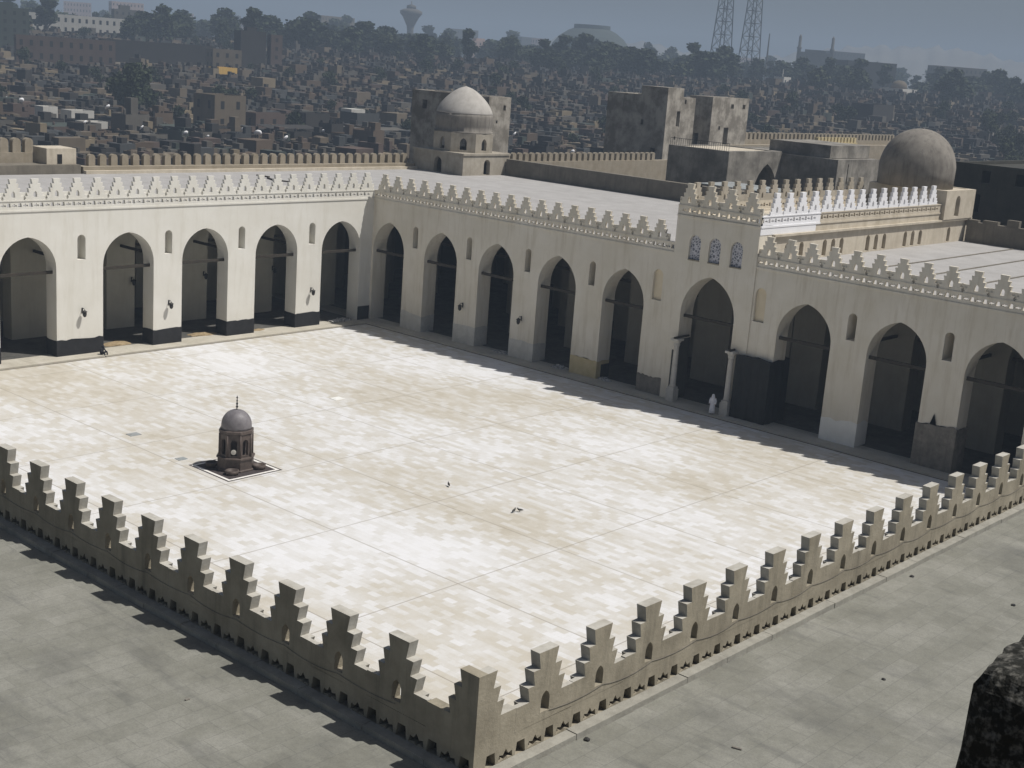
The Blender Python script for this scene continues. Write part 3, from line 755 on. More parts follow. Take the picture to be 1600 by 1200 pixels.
# ------------------------------------------------------------------ ablution kiosk in the court
KX, KY = 30.9, 48.88
mt = thing('inlaid_pavement', (KX, KY, 0), 'square dark stone pavement with a white inlaid border under the domed kiosk', 'pavement')
for i, (s, z, m, nm) in enumerate(((2.06, .004, 'mat_dark', 'dark_border'), (1.93, .008, 'mat_white', 'white_border'), (1.74, .012, 'mat_dark', 'centre'))):
    bm = bmesh.new(); vs = [bm.verts.new((x*s, y*s, z)) for x, y in ((-1, -1), (1, -1), (1, 1), (-1, 1))]; bm.faces.new(vs); lpart(nm, bm, m, mt)
ks = thing('domed_kiosk', (KX, KY, .02), 'small brown octagonal kiosk with slate dome and finial standing in the courtyard', 'kiosk')
def lathe_part(nm, prof, m, n=8, rot=R(22.5), smooth=False, parent=ks):
    bm = bmesh.new(); lathe(bm, prof, n, 0, 0, rot); return lpart(nm, bm, m, parent, smooth)
lathe_part('plinth', [(1.24, 0), (1.24, .08), (1.14, .12), (1.14, .72), (1.22, .75), (1.22, .84), (1.08, .88)], 'kiosk')
bm = bmesh.new(); ap = .95; hw = ap*math.tan(R(22.5))
for k in range(8):
    a = R(45*k); n_ = Vector((math.cos(a), math.sin(a), 0)); t_ = Vector((-n_.y, n_.x, 0))
    fr = lambda u, z, d, n_=n_, t_=t_: tuple(n_*(ap-d)+t_*(u*(1-d*math.tan(R(22.5))/hw))+Vector((0, 0, z)))
    plate(bm, [[(-hw, .88), (hw, .88), (hw, 2.3), (-hw, 2.3)], opening(0, .42, 1.0, 2.0)], .16, fr)
o = obj('body', mesh('body', bm, 'kiosk', norm=False), ks)
lathe_part('inner_tank', [(.62, .9), (.62, 2.28)], 'mat_dark')  # dark core added inside so the kiosk windows look unlit
for k in range(8):
    bm = bmesh.new(); a = R(45*k+22.5); tube(bm, [(1.03*math.cos(a), 1.03*math.sin(a), .86), (1.03*math.cos(a), 1.03*math.sin(a), 2.3)], [.075, .06], 8); lpart('colonnette', bm, 'kiosk', ks, True)
lathe_part('cornice', [(1.0, 2.3), (1.09, 2.36), (1.09, 2.52), (.98, 2.56)], 'kiosk')
prof = [(.93, 2.56), (.935, 2.72)]
for i in range(1, 11): a = R(90*i/10); prof.append((.935*math.cos(a)**.95 if i < 10 else 0, 2.75+.98*math.sin(a)))
lathe_part('dome', prof, 'kiosk_dome', 32, 0, True)
lathe_part('finial', [(.05, 3.7), (.03, 3.82), (.085, 3.92), (.03, 4.0), (.075, 4.1), (.025, 4.2), (.05, 4.3), (.02, 4.4), (.06, 4.48), (0, 4.62)], 'metal', 10, 0, True)
bm = bmesh.new(); lathe(bm, [(.16, 0), (.16, .04), (0, .05)], 20)
for v in bm.verts: v.co = Vector((v.co.x, v.co.y, v.co.z))
md = lpart('medallion', bm, 'disc', ks, False)
md.matrix_local = Matrix.Translation((-.70, -.70, 1.26)) @ Matrix.Rotation(R(225), 4, 'Z') @ Matrix.Rotation(R(90), 4, 'Y')
for k in range(4):
    a = R(225+90*k)
    bm = bmesh.new(); lathe(bm, [(.38, 0), (.42, .26), (.35, .27), (.31, .14), (0, .13)], 16); lpart('basin', bm, 'kiosk', ks, True, (1.45*math.cos(a), 1.45*math.sin(a), 0))
# ------------------------------------------------------------------ columns, black cover, lamps, people, small things
def column(x, y, label):
    t = thing('stone_column', (x, y, .13), label, 'column', 'pair of columns beside the gateway arch')
    bm = bmesh.new(); box(bm, -.36, .36, -.36, .36, 0, 1.0); box(bm, -.3, .3, -.3, .3, 1.0, 1.18); lpart('base', bm, 'marble', t)
    bm = bmesh.new(); lathe(bm, [(.26, 1.18), (.28, 1.26), (.235, 1.34), (.23, 2.5), (.205, 4.45), (.23, 4.5)], 20); lpart('shaft', bm, 'marble', t, True)
    bm = bmesh.new(); lathe(bm, [(.21, 4.5), (.27, 4.62), (.25, 4.75), (.36, 4.95)], 16); box(bm, -.38, .38, -.38, .38, 4.95, 5.12); lpart('capital', bm, 'marble', t)
    bm = bmesh.new(); box(bm, -.42, 1.6, -.07, .07, 5.13, 5.27); lpart('timber_block', bm, 'wood', t)
column(69.45, 43.12, 'stone column on a block base at the left jamb of the gateway arch')
column(69.4, 37.95, 'stone column at the right jamb of the gateway arch beside the black cover')
random.seed(3); bm = bmesh.new()
x0, x1, y0, y1 = 69.35, 72.2, 34.45, 37.5
ps = [(x0, y1-(y1-y0)*i/14) for i in range(14)]+[(x0+(x1-x0)*i/10, y0) for i in range(10)]+[(x1, y0+(y1-y0)*i/14) for i in range(14)]+[(x1-(x1-x0)*i/10, y1) for i in range(10)]
rings = []
for j in range(8):
    z = .13+(5.05-.13)*j/7; rings.append([bm.verts.new((x+.04*math.sin(i*1.9+j*.2)*(j < 7), y+.04*math.cos(i*1.7)*(j < 7), z+(.06*math.sin(i*.8)+random.uniform(-.02, .02) if j == 7 else 0))) for i, (x, y) in enumerate(ps)])
for a, b in zip(rings, rings[1:]):
    for i in range(len(ps)): bm.faces.new((a[i], b[i], b[(i+1) % len(ps)], a[(i+1) % len(ps)]))
bm.faces.new(rings[-1][::-1])
tag(obj('pier_cover', mesh('pier_cover', bm, 'cloth')), 'large black tarpaulin cover wrapped round the pier right of the gateway arch', 'cover')
def lamp(x, y, z, rz, label):
    t = thing('wall_lamp', (x, y, z), label, 'lamp', 'lamps on the arcade piers', rz)      # local -y points out of the wall
    bm = bmesh.new(); box(bm, -.06, .06, -.03, 0, -.1, .35); tube(bm, [(0, -.02, .25), (0, -.25, .34), (0, -.38, .22)], .022, 6); lpart('bracket', bm, 'metal', t)
    bm = bmesh.new(); lathe(bm, [(.03, .22), (.2, .1), (.21, .06), (.17, .05)], 8, 0, -.38); lpart('hood', bm, 'metal', t)
    bm = bmesh.new(); lathe(bm, [(.15, .05), (.17, -.12), (.12, -.3), (.04, -.36)], 8, 0, -.38); lpart('lantern', bm, 'metal', t)
lamp(38.72, YM, 3.6, 0, 'dark wall lamp on the widest sunlit white pier at far left')
lamp(46.88, YM, 3.55, 0, 'dark wall lamp on the sunlit white pier right of the widest one')
lamp(62.42, YM, 3.45, 0, 'dark wall lamp on the last sunlit pier before the shaded corner')
lamp(XM, 67.25, 3.55, R(-90), 'dark wall lamp on the shaded pier nearer the arcade corner')
lamp(XM, 60.05, 3.6, R(-90), 'dark wall lamp on the shaded pier farther from the arcade corner')
for x, lab in ((47.86, 'round lamp on the inner pier seen through the second lit arch from left'), (55.51, 'round lamp on the inner pier seen through the third lit arch from left'), (63.54, 'round lamp on the inner pier seen through the fourth lit arch from left')):
    lamp(x, YM+7.2, 4.3, 0, lab)
# debris and small things
def heap(name, x, y, z, rx, ry, h, m, label, cat, seed):
    random.seed(seed); bm = bmesh.new(); n = 14; rings = []
    for j, (k, hh) in enumerate(((1, 0), (.8, .45), (.5, .8), (.2, 1))):
        rings.append([bm.verts.new((x+rx*k*math.cos(2*math.pi*i/n)*random.uniform(.7, 1.15), y+ry*k*math.sin(2*math.pi*i/n)*random.uniform(.7, 1.15), z+h*hh*random.uniform(.7, 1.15)*(j > 0))) for i in range(n)])
    for a, b in zip(rings, rings[1:]):
        for i in range(n): bm.faces.new((a[i], a[(i+1) % n], b[(i+1) % n], b[i]))
    bm.faces.new(rings[-1])
    return tag(obj(name, mesh(name, bm, m)), label, cat)
heap('straw_heap', 42.9, 81.6, .137, 1.7, .8, .22, 'dirt', 'heap of straw coloured sand in the second lit arch from the left', 'heap', 1)
heap('straw_heap', 51.3, 81.4, .137, 1.5, .7, .18, 'dirt', 'heap of straw coloured sand in the third lit arch from the left', 'heap', 2)
heap('straw_heap', 57.0, 80.6, .134, .8, .35, .1, 'dirt', 'thin spill of straw coloured sand in the fourth lit arch from the left', 'heap', 3)
heap('rubble_heap', 70.3, 55.6, .134, .5, 1.0, .3, 'debris', 'pale rubble heap in the shaded arch next to the ochre footed pier', 'rubble', 4)
heap('rubble_heap', 70.2, 50.6, .134, .4, .8, .25, 'debris', 'dark rubble heap at the foot of the arch beside the gateway', 'rubble', 5)
heap('rubble_heap', 70.3, 62.4, .134, .5, 1.6, .18, 'debris', 'grey rubble spread low across the third shaded arch from the corner', 'rubble', 6)
heap('rubble_heap', 66.5, 80.2, .134, 1.6, .6, .3, 'debris', 'dark rubble heap in the corner arch at the end of the sunlit arcade', 'rubble', 7)
def cover(x, y, s, label, m='iron'):
    bm = bmesh.new(); box(bm, x-s, x+s, y-s*.8, y+s*.8, 0.0, .03); box(bm, x-s*.5, x+s*.5, y-s*.35, y+s*.35, .03, .045)
    tag(obj('drain_cover', mesh('drain_cover', bm, m)), label, 'drain cover')
cover(47.3, 58.3, .45, 'small pale drain cover in the paving midway between kiosk and corner', 'whitepatch')
cover(29.75, 58.4, .4, 'small grey drain cover in the paving behind and left of the kiosk')
cover(29.2, 52.2, .32, 'small grey drain cover just behind the dark pavement of the kiosk')
def pigeon(x, y, rz, label):
    t = thing('pigeon', (x, y, 0), label, 'bird', None, rz)
    bm = bmesh.new()
    tube(bm, [(-.22, 0, .12), (-.12, 0, .135), (0, 0, .14), (.09, 0, .17), (.13, 0, .23), (.16, 0, .245), (.20, 0, .235)], [.012, .05, .072, .055, .032, .03, .006], 8)
    lpart('body', bm, 'metal', t, True)
    for s in (-1, 1):
        bm = bmesh.new(); tube(bm, [(.01, s*.03, .09), (.02, s*.03, 0)], .008, 5); lpart('leg', bm, 'trunk', t)
pigeon(39.2, 38.4, R(60), 'dark pigeon alone on the bright paving near the centre')
pigeon(38.9, 32.7, R(10), 'dark pigeon, left one of two close together on the paving')
pigeon(39.25, 32.55, R(140), 'dark pigeon, right one of two close together on the paving')
def stone(x, y, s, label, z=12.1, m='metal'):
    random.seed(int(x*100)); bm = bmesh.new(); bmesh.ops.create_icosphere(bm, subdivisions=2, radius=s)
    for v in bm.verts: v.co = Vector((v.co.x*random.uniform(.8, 1.25)+x, v.co.y*random.uniform(.8, 1.25)+y, max(v.co.z*.6*random.uniform(.8, 1.2)+z+s*.3, z)))
    tag(obj('loose_stone', mesh('loose_stone', bm, m)), label, 'stone')
stone(2.75, -.75, .07, 'small dark stone by the kerb near the parapet corner')
stone(17.7, -.9, .06, 'small dark stone by the kerb halfway along the right parapet')
stone(18.0, -3.8, .06, 'small dark stone on the open right terrace near the photo edge')
stone(10.6, -3.6, .05, 'small dark stone on the open right terrace above the foreground block')
for x, y, l, rz, lab in ((69.8, 97.0, 1.8, 95, 'dark plank lying farthest back on the pale roof'), (68.6, 94.0, 2.6, 70, 'longest dark plank on the pale roof of the sunlit hall'), (69.0, 92.2, 1.3, 110, 'short dark plank nearest the merlons on the pale roof')):
    bm = bmesh.new(); box(bm, -l/2, l/2, -.12, .12, 0, .12); o = obj('plank', mesh('plank', bm, 'wood'), None, (x, y, 12.1), R(rz)); tag(o, lab, 'plank')
random.seed(64); bm = bmesh.new(); box(bm, -.09, .09, -.03, .03, 0, .035); bmesh.ops.bevel(bm, geom=bm.edges[:], offset=.008, affect='EDGES'); chip = mesh('chip', bm, 'rubble')
for x, y in [(random.uniform(-8, -1.2), random.uniform(2, 22)) for i in range(8)]+[(random.uniform(3, 26), random.uniform(-7.5, -1)) for i in range(4)]:
    o = obj('chip', chip, None, (x, y, 12.1), random.uniform(0, 6.28)); f = random.uniform(.4, 1.3); o.scale = (f*random.uniform(.5, 1.8), f, f)
    tag(o, 'small dark chip of mortar lying on the near roof slabs', 'chip', 'chips on the near roof slabs')
# foreground block of the balcony ledge
random.seed(21); bm = bmesh.new()
fx0, fx1, fy0, fy1 = -15.78, -15.1, -16.6, -15.23
N = 22
def jag(p, a=.012): return Vector((p[0]+random.uniform(-a, a), p[1]+random.uniform(-a, a), p[2]+random.uniform(-a, a)))
box(bm, fx0, fx1, fy0, fy1, 23.2, 24.93)
bmesh.ops.subdivide_edges(bm, edges=bm.edges[:], cuts=40, use_grid_fill=True)
from mathutils import noise as MN
for v in bm.verts:
    p = v.co; rd_ = .03
    q = Vector((min(max(p.x, fx0+rd_), fx1-rd_), min(max(p.y, fy0+rd_), fy1-rd_), min(max(p.z, 23.2+rd_), 24.93-rd_)))
    d = p-q
    if d.length > 1e-6: p = q+d.normalized()*rd_
    k = .010*MN.noise(p*7)+.006*MN.noise(p*30)+.006*MN.noise(p*75)
    v.co = p+(d.normalized() if d.length > 1e-6 else Vector((0, 0, 1)))*k*(1 if p.z > 24.7 else .45)
    v.co.x -= (24.9-p.z)*.10
tag(obj('stone_block', mesh('stone_block', bm, 'fgstone')), 'rough dark speckled stone block at the bottom right close to the camera', 'stone block')
bm = bmesh.new(); box(bm, -15.9, -14.9, -17.5, -15.2, 12.1, 23.15)
tag(obj('stone_pier', mesh('stone_pier', bm, 'fgstone')), 'tall dark stone pier that carries the foreground stone block', 'pier')

def skin_mesh(name, verts, edges, rad, m, sub=2):
    me = bpy.data.meshes.new(name); me.from_pydata(verts, edges, [])
    o = bpy.data.objects.new(name, me); link(o)
    md_ = o.modifiers.new('skin', 'SKIN'); md_.use_smooth_shade = True
    sv = me.skin_vertices[0].data
    for i, r_ in enumerate(rad):
        sv[i].radius = (r_, r_) if not isinstance(r_, tuple) else r_
        sv[i].use_root = (i == 0)
    s_ = o.modifiers.new('sub', 'SUBSURF'); s_.levels = sub; s_.render_levels = sub
    dg = bpy.context.evaluated_depsgraph_get(); dg.update()
    nm = bpy.data.meshes.new_from_object(o.evaluated_get(dg))
    bpy.data.objects.remove(o); nm.materials.clear(); nm.materials.append(MT[m])
    for p in nm.polygons: p.use_smooth = True
    return nm
# standing person in a white robe, facing the court (-x), walking
pr = thing('person', (68.75, 38.75, .13), 'person in a white robe and head cloth walking before the gateway arch', 'person', None, R(200))
pr.scale = (.92, .92, .92)
V = [(0, 0, .92), (0, 0, 1.15), (0, 0, 1.36), (.02, 0, 1.47), (.03, 0, 1.6), (0, .17, 1.38), (-.05, .25, 1.12), (.08, .24, .90), (.12, .23, .83), (0, -.17, 1.38), (-.02, -.25, 1.12), (.14, -.22, .93), (.18, -.2, .87),
     (0, .09, .86), (.10, .10, .48), (.06, .10, .08), (.2, .11, .03), (0, -.09, .86), (-.04, -.10, .48), (-.16, -.10, .1), (-.04, -.11, .03)]
E_ = [(0, 1), (1, 2), (2, 3), (3, 4), (2, 5), (5, 6), (6, 7), (7, 8), (2, 9), (9, 10), (10, 11), (11, 12), (0, 13), (13, 14), (14, 15), (15, 16), (0, 17), (17, 18), (18, 19), (19, 20)]
rd = [.15, .14, .15, .06, .10, .065, .048, .036, .03, .065, .048, .036, .03, .09, .065, .045, .035, .09, .065, .045, .035]
obj('body', skin_mesh('body', V, E_, rd, 'skin'), pr)
bm = bmesh.new()
prof = [(.27, .10), (.245, .45), (.21, .85), (.2, 1.1), (.215, 1.3), (.15, 1.43), (.075, 1.5)]
lathe(bm, prof, 18)
for v in bm.verts: v.co.y *= .98; v.co.x *= .8+.1*(v.co.z < .5); v.co.x += .02*math.sin(math.atan2(v.co.y, v.co.x)*6)*(1.2-v.co.z if v.co.z < 1.2 else 0)
rb = lpart('robe', bm, 'robe', pr, True)
for s in (1, -1):
    bm = bmesh.new(); i0 = 5 if s == 1 else 9
    tube(bm, [V[i0], V[i0+1], V[i0+2]], [.1, .085, .075], 10); lpart('sleeve', bm, 'robe', rb, True)
bm = bmesh.new(); lathe(bm, [(.2, 1.36), (.15, 1.46), (.125, 1.58), (.12, 1.66), (.07, 1.73), (0, 1.745)], 16)
for v in bm.verts: v.co.x -= .02
lpart('head_cloth', bm, 'robe', pr, True)
bm = bmesh.new(); tube(bm, [(.115, 0, 1.63), (.145, 0, 1.595), (.12, 0, 1.58)], [.012, .018, .012], 6); lpart('nose', bm, 'skin', pr, True)
# seated figure in dark clothes at the foot of the widest pier
ps_ = thing('person', (40.0, 78.95, .0), 'person in dark clothes sitting beside the black foot of the widest pier', 'person', None, R(-70))
V = [(-.1, 0, .2), (-.1, 0, .42), (-.02, 0, .62), (.04, 0, .70), (.07, 0, .80), (0, .19, .60), (.12, .25, .38), (.32, .14, .40), (.38, .11, .40), (0, -.19, .60), (.12, -.25, .38), (.32, -.14, .42), (.38, -.11, .42),
     (-.05, .10, .17), (.30, .15, .42), (.40, .14, .05), (.52, .14, .03), (-.05, -.10, .17), (.28, -.15, .40), (.38, -.14, .05), (.50, -.14, .03)]
rd = [.15, .15, .14, .06, .095, .065, .05, .04, .032, .065, .05, .04, .032, .10, .075, .05, .035, .10, .075, .05, .035]
bd_ = obj('body', skin_mesh('body', V, E_, rd, 'darkcloth'), ps_)
bm = bmesh.new(); lathe(bm, [(.115, .74), (.115, .82), (.08, .89), (0, .91)], 14)
for v in bm.verts: v.co.x += .05
lpart('hair', bm, 'darkcloth', ps_, True)

# ------------------------------------------------------------------ city beyond the wall
TAN21 = math.tan(R(24.5))
def frustum(s, l):          # s along the ground axis of view, l sideways
    ax = (math.cos(yaw), math.sin(yaw)); sx = (math.sin(yaw), -math.cos(yaw))
    return CAM.x+ax[0]*s+sx[0]*l, CAM.y+ax[1]*s+sx[1]*l
def house_mesh(seed):
    random.seed(seed); bm = bmesh.new()
    w, d, h = random.uniform(3.2, 5.6), random.uniform(2.8, 5), random.uniform(1.3, 2.5)
    box(bm, -w, w, -d, d, -1.5, h)                             # walls go down into the slope
    q = .22; ph = random.uniform(.25, .7)
    for a in ((-w, w, -d, -d+q), (-w, w, d-q, d), (-w, -w+q, -d+q, d-q), (w-q, w, -d+q, d-q)):
        if random.random() < .85: box(bm, *a, h+.001, h+ph+random.uniform(-.08, .08))
    if random.random() < .75:
        x, y = random.uniform(-w*.5, w*.5), random.uniform(-d*.5, d*.5); b = random.uniform(.9, 1.8)
        box(bm, x-b, x+b, y-b, y+b, h+.002, h+random.uniform(1.2, 2.4))
    if random.random() < .5:
        x, y = random.uniform(-w*.6, w*.6), random.uniform(-d*.6, d*.6); lathe(bm, [(.4, h), (.4, h+.9), (.1, h+1.1)], 10, x, y)
    if random.random() < .5: box(bm, w, w+random.uniform(1, 3), -d*random.uniform(.2, 1), d*.5, -1.5, h*.7)
    for i in range(random.randint(3, 6)):                       # scrap on the roof
        x, y = random.uniform(-w*.8, w*.8), random.uniform(-d*.8, d*.8); b = random.uniform(.2, .7)
        box(bm, x-b, x+b, y-b*.6, y+b*.6, h+.003, h+random.uniform(.2, .8), 1 if random.random() < .5 else 0)
    for sd in (0, 1, 2, 3):                                     # doors and windows
        for i in range(random.randint(1, 3)):
            p = random.uniform(-.8, .8); a = random.uniform(.3, .55); z0 = random.uniform(-.1, .4) if random.random() < .6 else -.8; z1 = z0+random.uniform(.7, 1.1)
            z1 = min(z1, h-.1)
            if sd == 0: box(bm, p*w-a, p*w+a, -d-.03, -d+.1, z0, z1, 1)
            elif sd == 1: box(bm, p*w-a, p*w+a, d-.1, d+.03, z0, z1, 1)
            elif sd == 2: box(bm, -w-.03, -w+.1, p*d-a, p*d+a, z0, z1, 1)
            else: box(bm, w-.1, w+.03, p*d-a, p*d+a, z0, z1, 1)
    return mesh('low_house', bm, [CITY[0], 'copen'])
HM = [house_mesh(100+i) for i in range(12)]
KEEP = []                   # ground kept clear for things placed by hand
def keep(x, y, r): KEEP.append((x, y, r))
# --- distinct buildings
def block(name, x, y, w, d, h, m, label, cat='building', floors=0, rz=0, extra=None, group=None, z=None):
    """a box building with a parapet, window rows and a roof hut; w along local x (facing -Y), d along local y"""
    z = ground(x, y)-.4 if z is None else z
    keep(x, y, max(w, d)*.6+2)
    t = thing(name, (x, y, z), label, cat, group, R(rz))
    bm = bmesh.new(); box(bm, -w/2, w/2, -d/2, d/2, -1, h)
    for a in ((-w/2, w/2, -d/2, -d/2+.25), (-w/2, w/2, d/2-.25, d/2), (-w/2, -w/2+.25, -d/2+.25, d/2-.25), (w/2-.25, w/2, -d/2+.25, d/2-.25)): box(bm, *a, h+.001, h+.6)
    wins_ = []
    if floors:
        fh = h/floors; n = max(1, int(w/3.2)); nd = max(1, int(d/3.2))
        for f in range(floors):
            z0, z1 = f*fh+fh*.35, f*fh+fh*.8
            for i in range(n): cx = -w/2+w*(i+.5)/n; wins_.append((cx-.55, cx+.55, -d/2-.03, -d/2+.1, z0, z1))
            for i in range(nd): cy = -d/2+d*(i+.5)/nd; wins_.append((-w/2-.03, -w/2+.1, cy-.5, cy+.5, z0, z1))
    if group:
        for q in wins_: box(bm, *q, 1)
    lpart('wall', bm, [m, 'copen'], t)
    if not group:
        for q in wins_: bm = bmesh.new(); box(bm, *q); lpart('window', bm, 'copen', t)
    if extra:
        for e_ in extra: bm = bmesh.new(); box(bm, *e_[:6]); lpart('roof_room', bm, e_[6] if len(e_) > 6 else m, t)
    return t
block('yellow_building', 277.2, 388.4, 8, 6, 3.6, 'cyellow', 'mustard yellow low building among the dark houses at left')
block('tall_house', 190, 270, 9.5, 9, 8.6, CITY[1], 'tan square house with two rows of dark windows below the yellow building', 'house', 2)
block('white_house', 152.3, 287.6, 3.8, 4, 4.2, 'cwhite', 'narrow white house, leftmost of the three white houses at far left', 'house', 1)
block('white_house', 160.5, 287.4, 6.2, 5, 3.2, 'cwhite', 'wide white house with a dark gap, middle one of the three at far left', 'house', 1)
block('white_house', 152.6, 267.8, 6.0, 4, 2.8, 'cwhite', 'low white house with one dark window, nearest of the three at far left', 'house', 1)
block('brick_building', 246, 441, 34, 12, 8.8, CITY[3], 'long brown brick building with a dark flat roof at upper left', 'building', 2, -25)
block('long_shed', 289, 447, 43, 12, 7.0, CITY[4], 'long dark shed under the horizon at upper left', 'shed', 0, -25)
block('apartment_block', 250, 490, 14, 12, 16, CITY[7], 'tall dark green grey apartment block at the left edge of the photo', 'building', 5, -20, [(-3, 2, -2, 2, 16, 18.5)])
block('long_building', 351, 609, 56, 10, 9, 'cwhite', 'long pale building on the skyline at upper left', 'building', 2, -28)
block('apartment_block', 440, 706, 17, 14, 15, CITY[2], 'grey apartment block at the right end of the long pale building', 'building', 4, -25, [(-5, 1, -3, 3, 15, 18)])
block('dark_building', 312, 419, 10, 9, 14, CITY[4], 'dark blank building with a roof hut at upper left under the trees', 'building', 0, -20, [(-2, 2, -2, 2, 14, 16)])
block('brick_tower', 320.9, 415, 4.6, 5, 13, CITY[3], 'narrow brown tower house beside the dark blank building', 'house', 4, -20)
block('brick_house', 297, 415, 11, 9, 7.4, CITY[1], 'dusty brown house left of the dark blank building', 'house', 2, -20)
block('grey_house', 231, 263, 8, 7, 4.2, CITY[6], 'slate grey house with a pale roof wall left of the pavilion tower', 'house', 0, 0, [(-3.9, 1, -1, 3.4, 4.2, 5.6, 'cwhite')])
block('dark_house', 213, 262, 8, 6, 4.6, CITY[4], 'dark square house left of the slate grey house', 'house')
block('brick_house', 204, 268, 12, 5, 4.0, CITY[3], 'long red brown brick house right of the tan square house', 'house', 1)
block('pink_building', 713, 677, 15, 12, 14, 'cpink', 'pale pink building with roof rooms among the trees left of centre', 'building', 4, -20, [(-4, 3, -3, 3, 14, 16.5)])
block('white_house', 600, 354, 7, 6, 4.6, 'cwhite', 'small white house with a mast right of the twin towers', 'house', 1, 0, [(-.15, .15, -.15, .15, 4.6, 9, 'cwhite')])
block('white_house', 617, 343, 9, 6, 3.5, 'cwhite', 'long low white house right of the small white house with a mast', 'house', 1)
block('dark_building', 745, 384, 32, 16, 17, CITY[4], 'broad dark building among trees at right', 'building', 0, -35)
block('apartment_block', 905, 398, 38, 14, 20, CITY[2], 'long grey apartment block at far right under the hills', 'building', 4, -35)
block('dark_house', 449, 224, 16, 9, 6.2, CITY[4], 'dark broad house in the crowded quarter above the big dome', 'house')
t = thing('domed_mausoleum', (622, 300, ground(622, 300)-.4), 'small pale mausoleum with a low dome at upper right', 'mausoleum'); keep(622, 300, 12)
bm = bmesh.new(); box(bm, -8, 8, -6, 6, -1, 4); lpart('wall', bm, 'cwhite', t)
bm = bmesh.new(); lathe(bm, [(4, 4), (4, 5)]+[(4*math.cos(R(15*i)) if i < 6 else 0, 5+3*math.sin(R(15*i))) for i in range(1, 7)], 20); lpart('dome', bm, CITY[1], t, True)
# water tower
t = thing('water_tower', (880, 925, ground(880, 925)+1), 'pale mushroom shaped water tower on the skyline left of centre', 'water tower')
bm = bmesh.new(); lathe(bm, [(4.2, 0), (3.2, 15), (3.0, 21), (3.5, 25)], 16); lpart('shaft', bm, CITY[2], t, True)
bm = bmesh.new(); lathe(bm, [(3.5, 25), (7.5, 33), (10.2, 36.2), (10.4, 38.6), (6.5, 40.4), (4.2, 40.8)], 24); lpart('tank', bm, CITY[2], t, True)
bm = bmesh.new(); lathe(bm, [(4.4, 40.8), (4.4, 43.5), (.5, 44.8), (.35, 47.5), (0, 47.6)], 16); lpart('cap', bm, CITY[2], t, True)
# dome shaped hall on the skyline
t = thing('domed_hall', (990, 796, 24), 'wide pale round hall with stepped dome rising above the trees near centre', 'hall')
bm = bmesh.new(); lathe(bm, [(40, -3), (38, 14), (36, 19), (30, 26), (22, 31.5), (17, 33.5), (17, 37), (0, 37.3)], 40); lpart('dome', bm, CITY[7], t)
bm = bmesh.new()
for k in range(40):
    a = 2*math.pi*k/40; box(bm, 39*math.cos(a)-.7, 39*math.cos(a)+.7, 39*math.sin(a)-.7, 39*math.sin(a)+.7, -3, 15)
lpart('buttress', bm, CITY[2], t)
# lattice masts
def mast(x, y, label, h=95, b=9.5, top=3.2):
    t = thing('lattice_mast', (x, y, ground(x, y)), label, 'mast', 'pair of lattice masts')
    z = [0]; 
    while z[-1] < h: z.append(min(h, z[-1]+max(5, 11-z[-1]*.06)))
    def hw_(q): return (b+(top-b)*(q/h)**.8)/2*1.35
    for cx, cy in ((-1, -1), (1, -1), (1, 1), (-1, 1)):
        bm = bmesh.new(); tube(bm, [(cx*hw_(q), cy*hw_(q), q) for q in z], .42, 5); lpart('leg', bm, 'metal', t)
    bm = bmesh.new()
    for a, c in zip(z, z[1:]):
        A, Bq = hw_(a), hw_(c)
        for s in range(4):
            p = [(-1, -1), (1, -1), (1, 1), (-1, 1)]; u, v = p[s], p[(s+1) % 4]
            tube(bm, [(u[0]*A, u[1]*A, a), (v[0]*Bq, v[1]*Bq, c)], .2, 4); tube(bm, [(v[0]*A, v[1]*A, a), (u[0]*Bq, u[1]*Bq, c)], .2, 4)
            tube(bm, [(u[0]*Bq, u[1]*Bq, c), (v[0]*Bq, v[1]*Bq, c)], .2, 4)
    lpart('bracing', bm, 'metal', t)
mast(816, 536, 'steel lattice mast, left one of the pair above the twin towers')
mast(827, 519, 'steel lattice mast, right one of the pair above the twin towers')
# two chimneyed block
t = thing('twin_minaret_mosque', (940, 531, 22), 'distant grey block with two thin towers on the skyline at right', 'mosque')
bm = bmesh.new(); box(bm, -13, 13, -9, 9, -1, 25); box(bm, -8, 8, -6, 6, 25, 27); lpart('wall', bm, CITY[2], t, rz=R(-60))
for s in (-1, 1):
    bm = bmesh.new(); lathe(bm, [(1.6, 0), (1.5, 27), (2.0, 28), (1.2, 29), (1.1, 36.5), (0, 38.5)], 12); lpart('minaret', bm, CITY[2], t, True, (s*7*.5*1.75, -s*12.2*.9, 0))
# slim poles
for x, y, h, lab in ((833, 508, 34, 'thin pale pole right of the lattice masts'), (1030, 360, 48, 'thin grey pole on the hillside at far right')):
    bm = bmesh.new(); tube(bm, [(0, 0, 0), (0, 0, h)], [.9, .4], 6); o = obj('pole', mesh('pole', bm, CITY[2]), None, (x, y, 22)); tag(o, lab, 'pole')

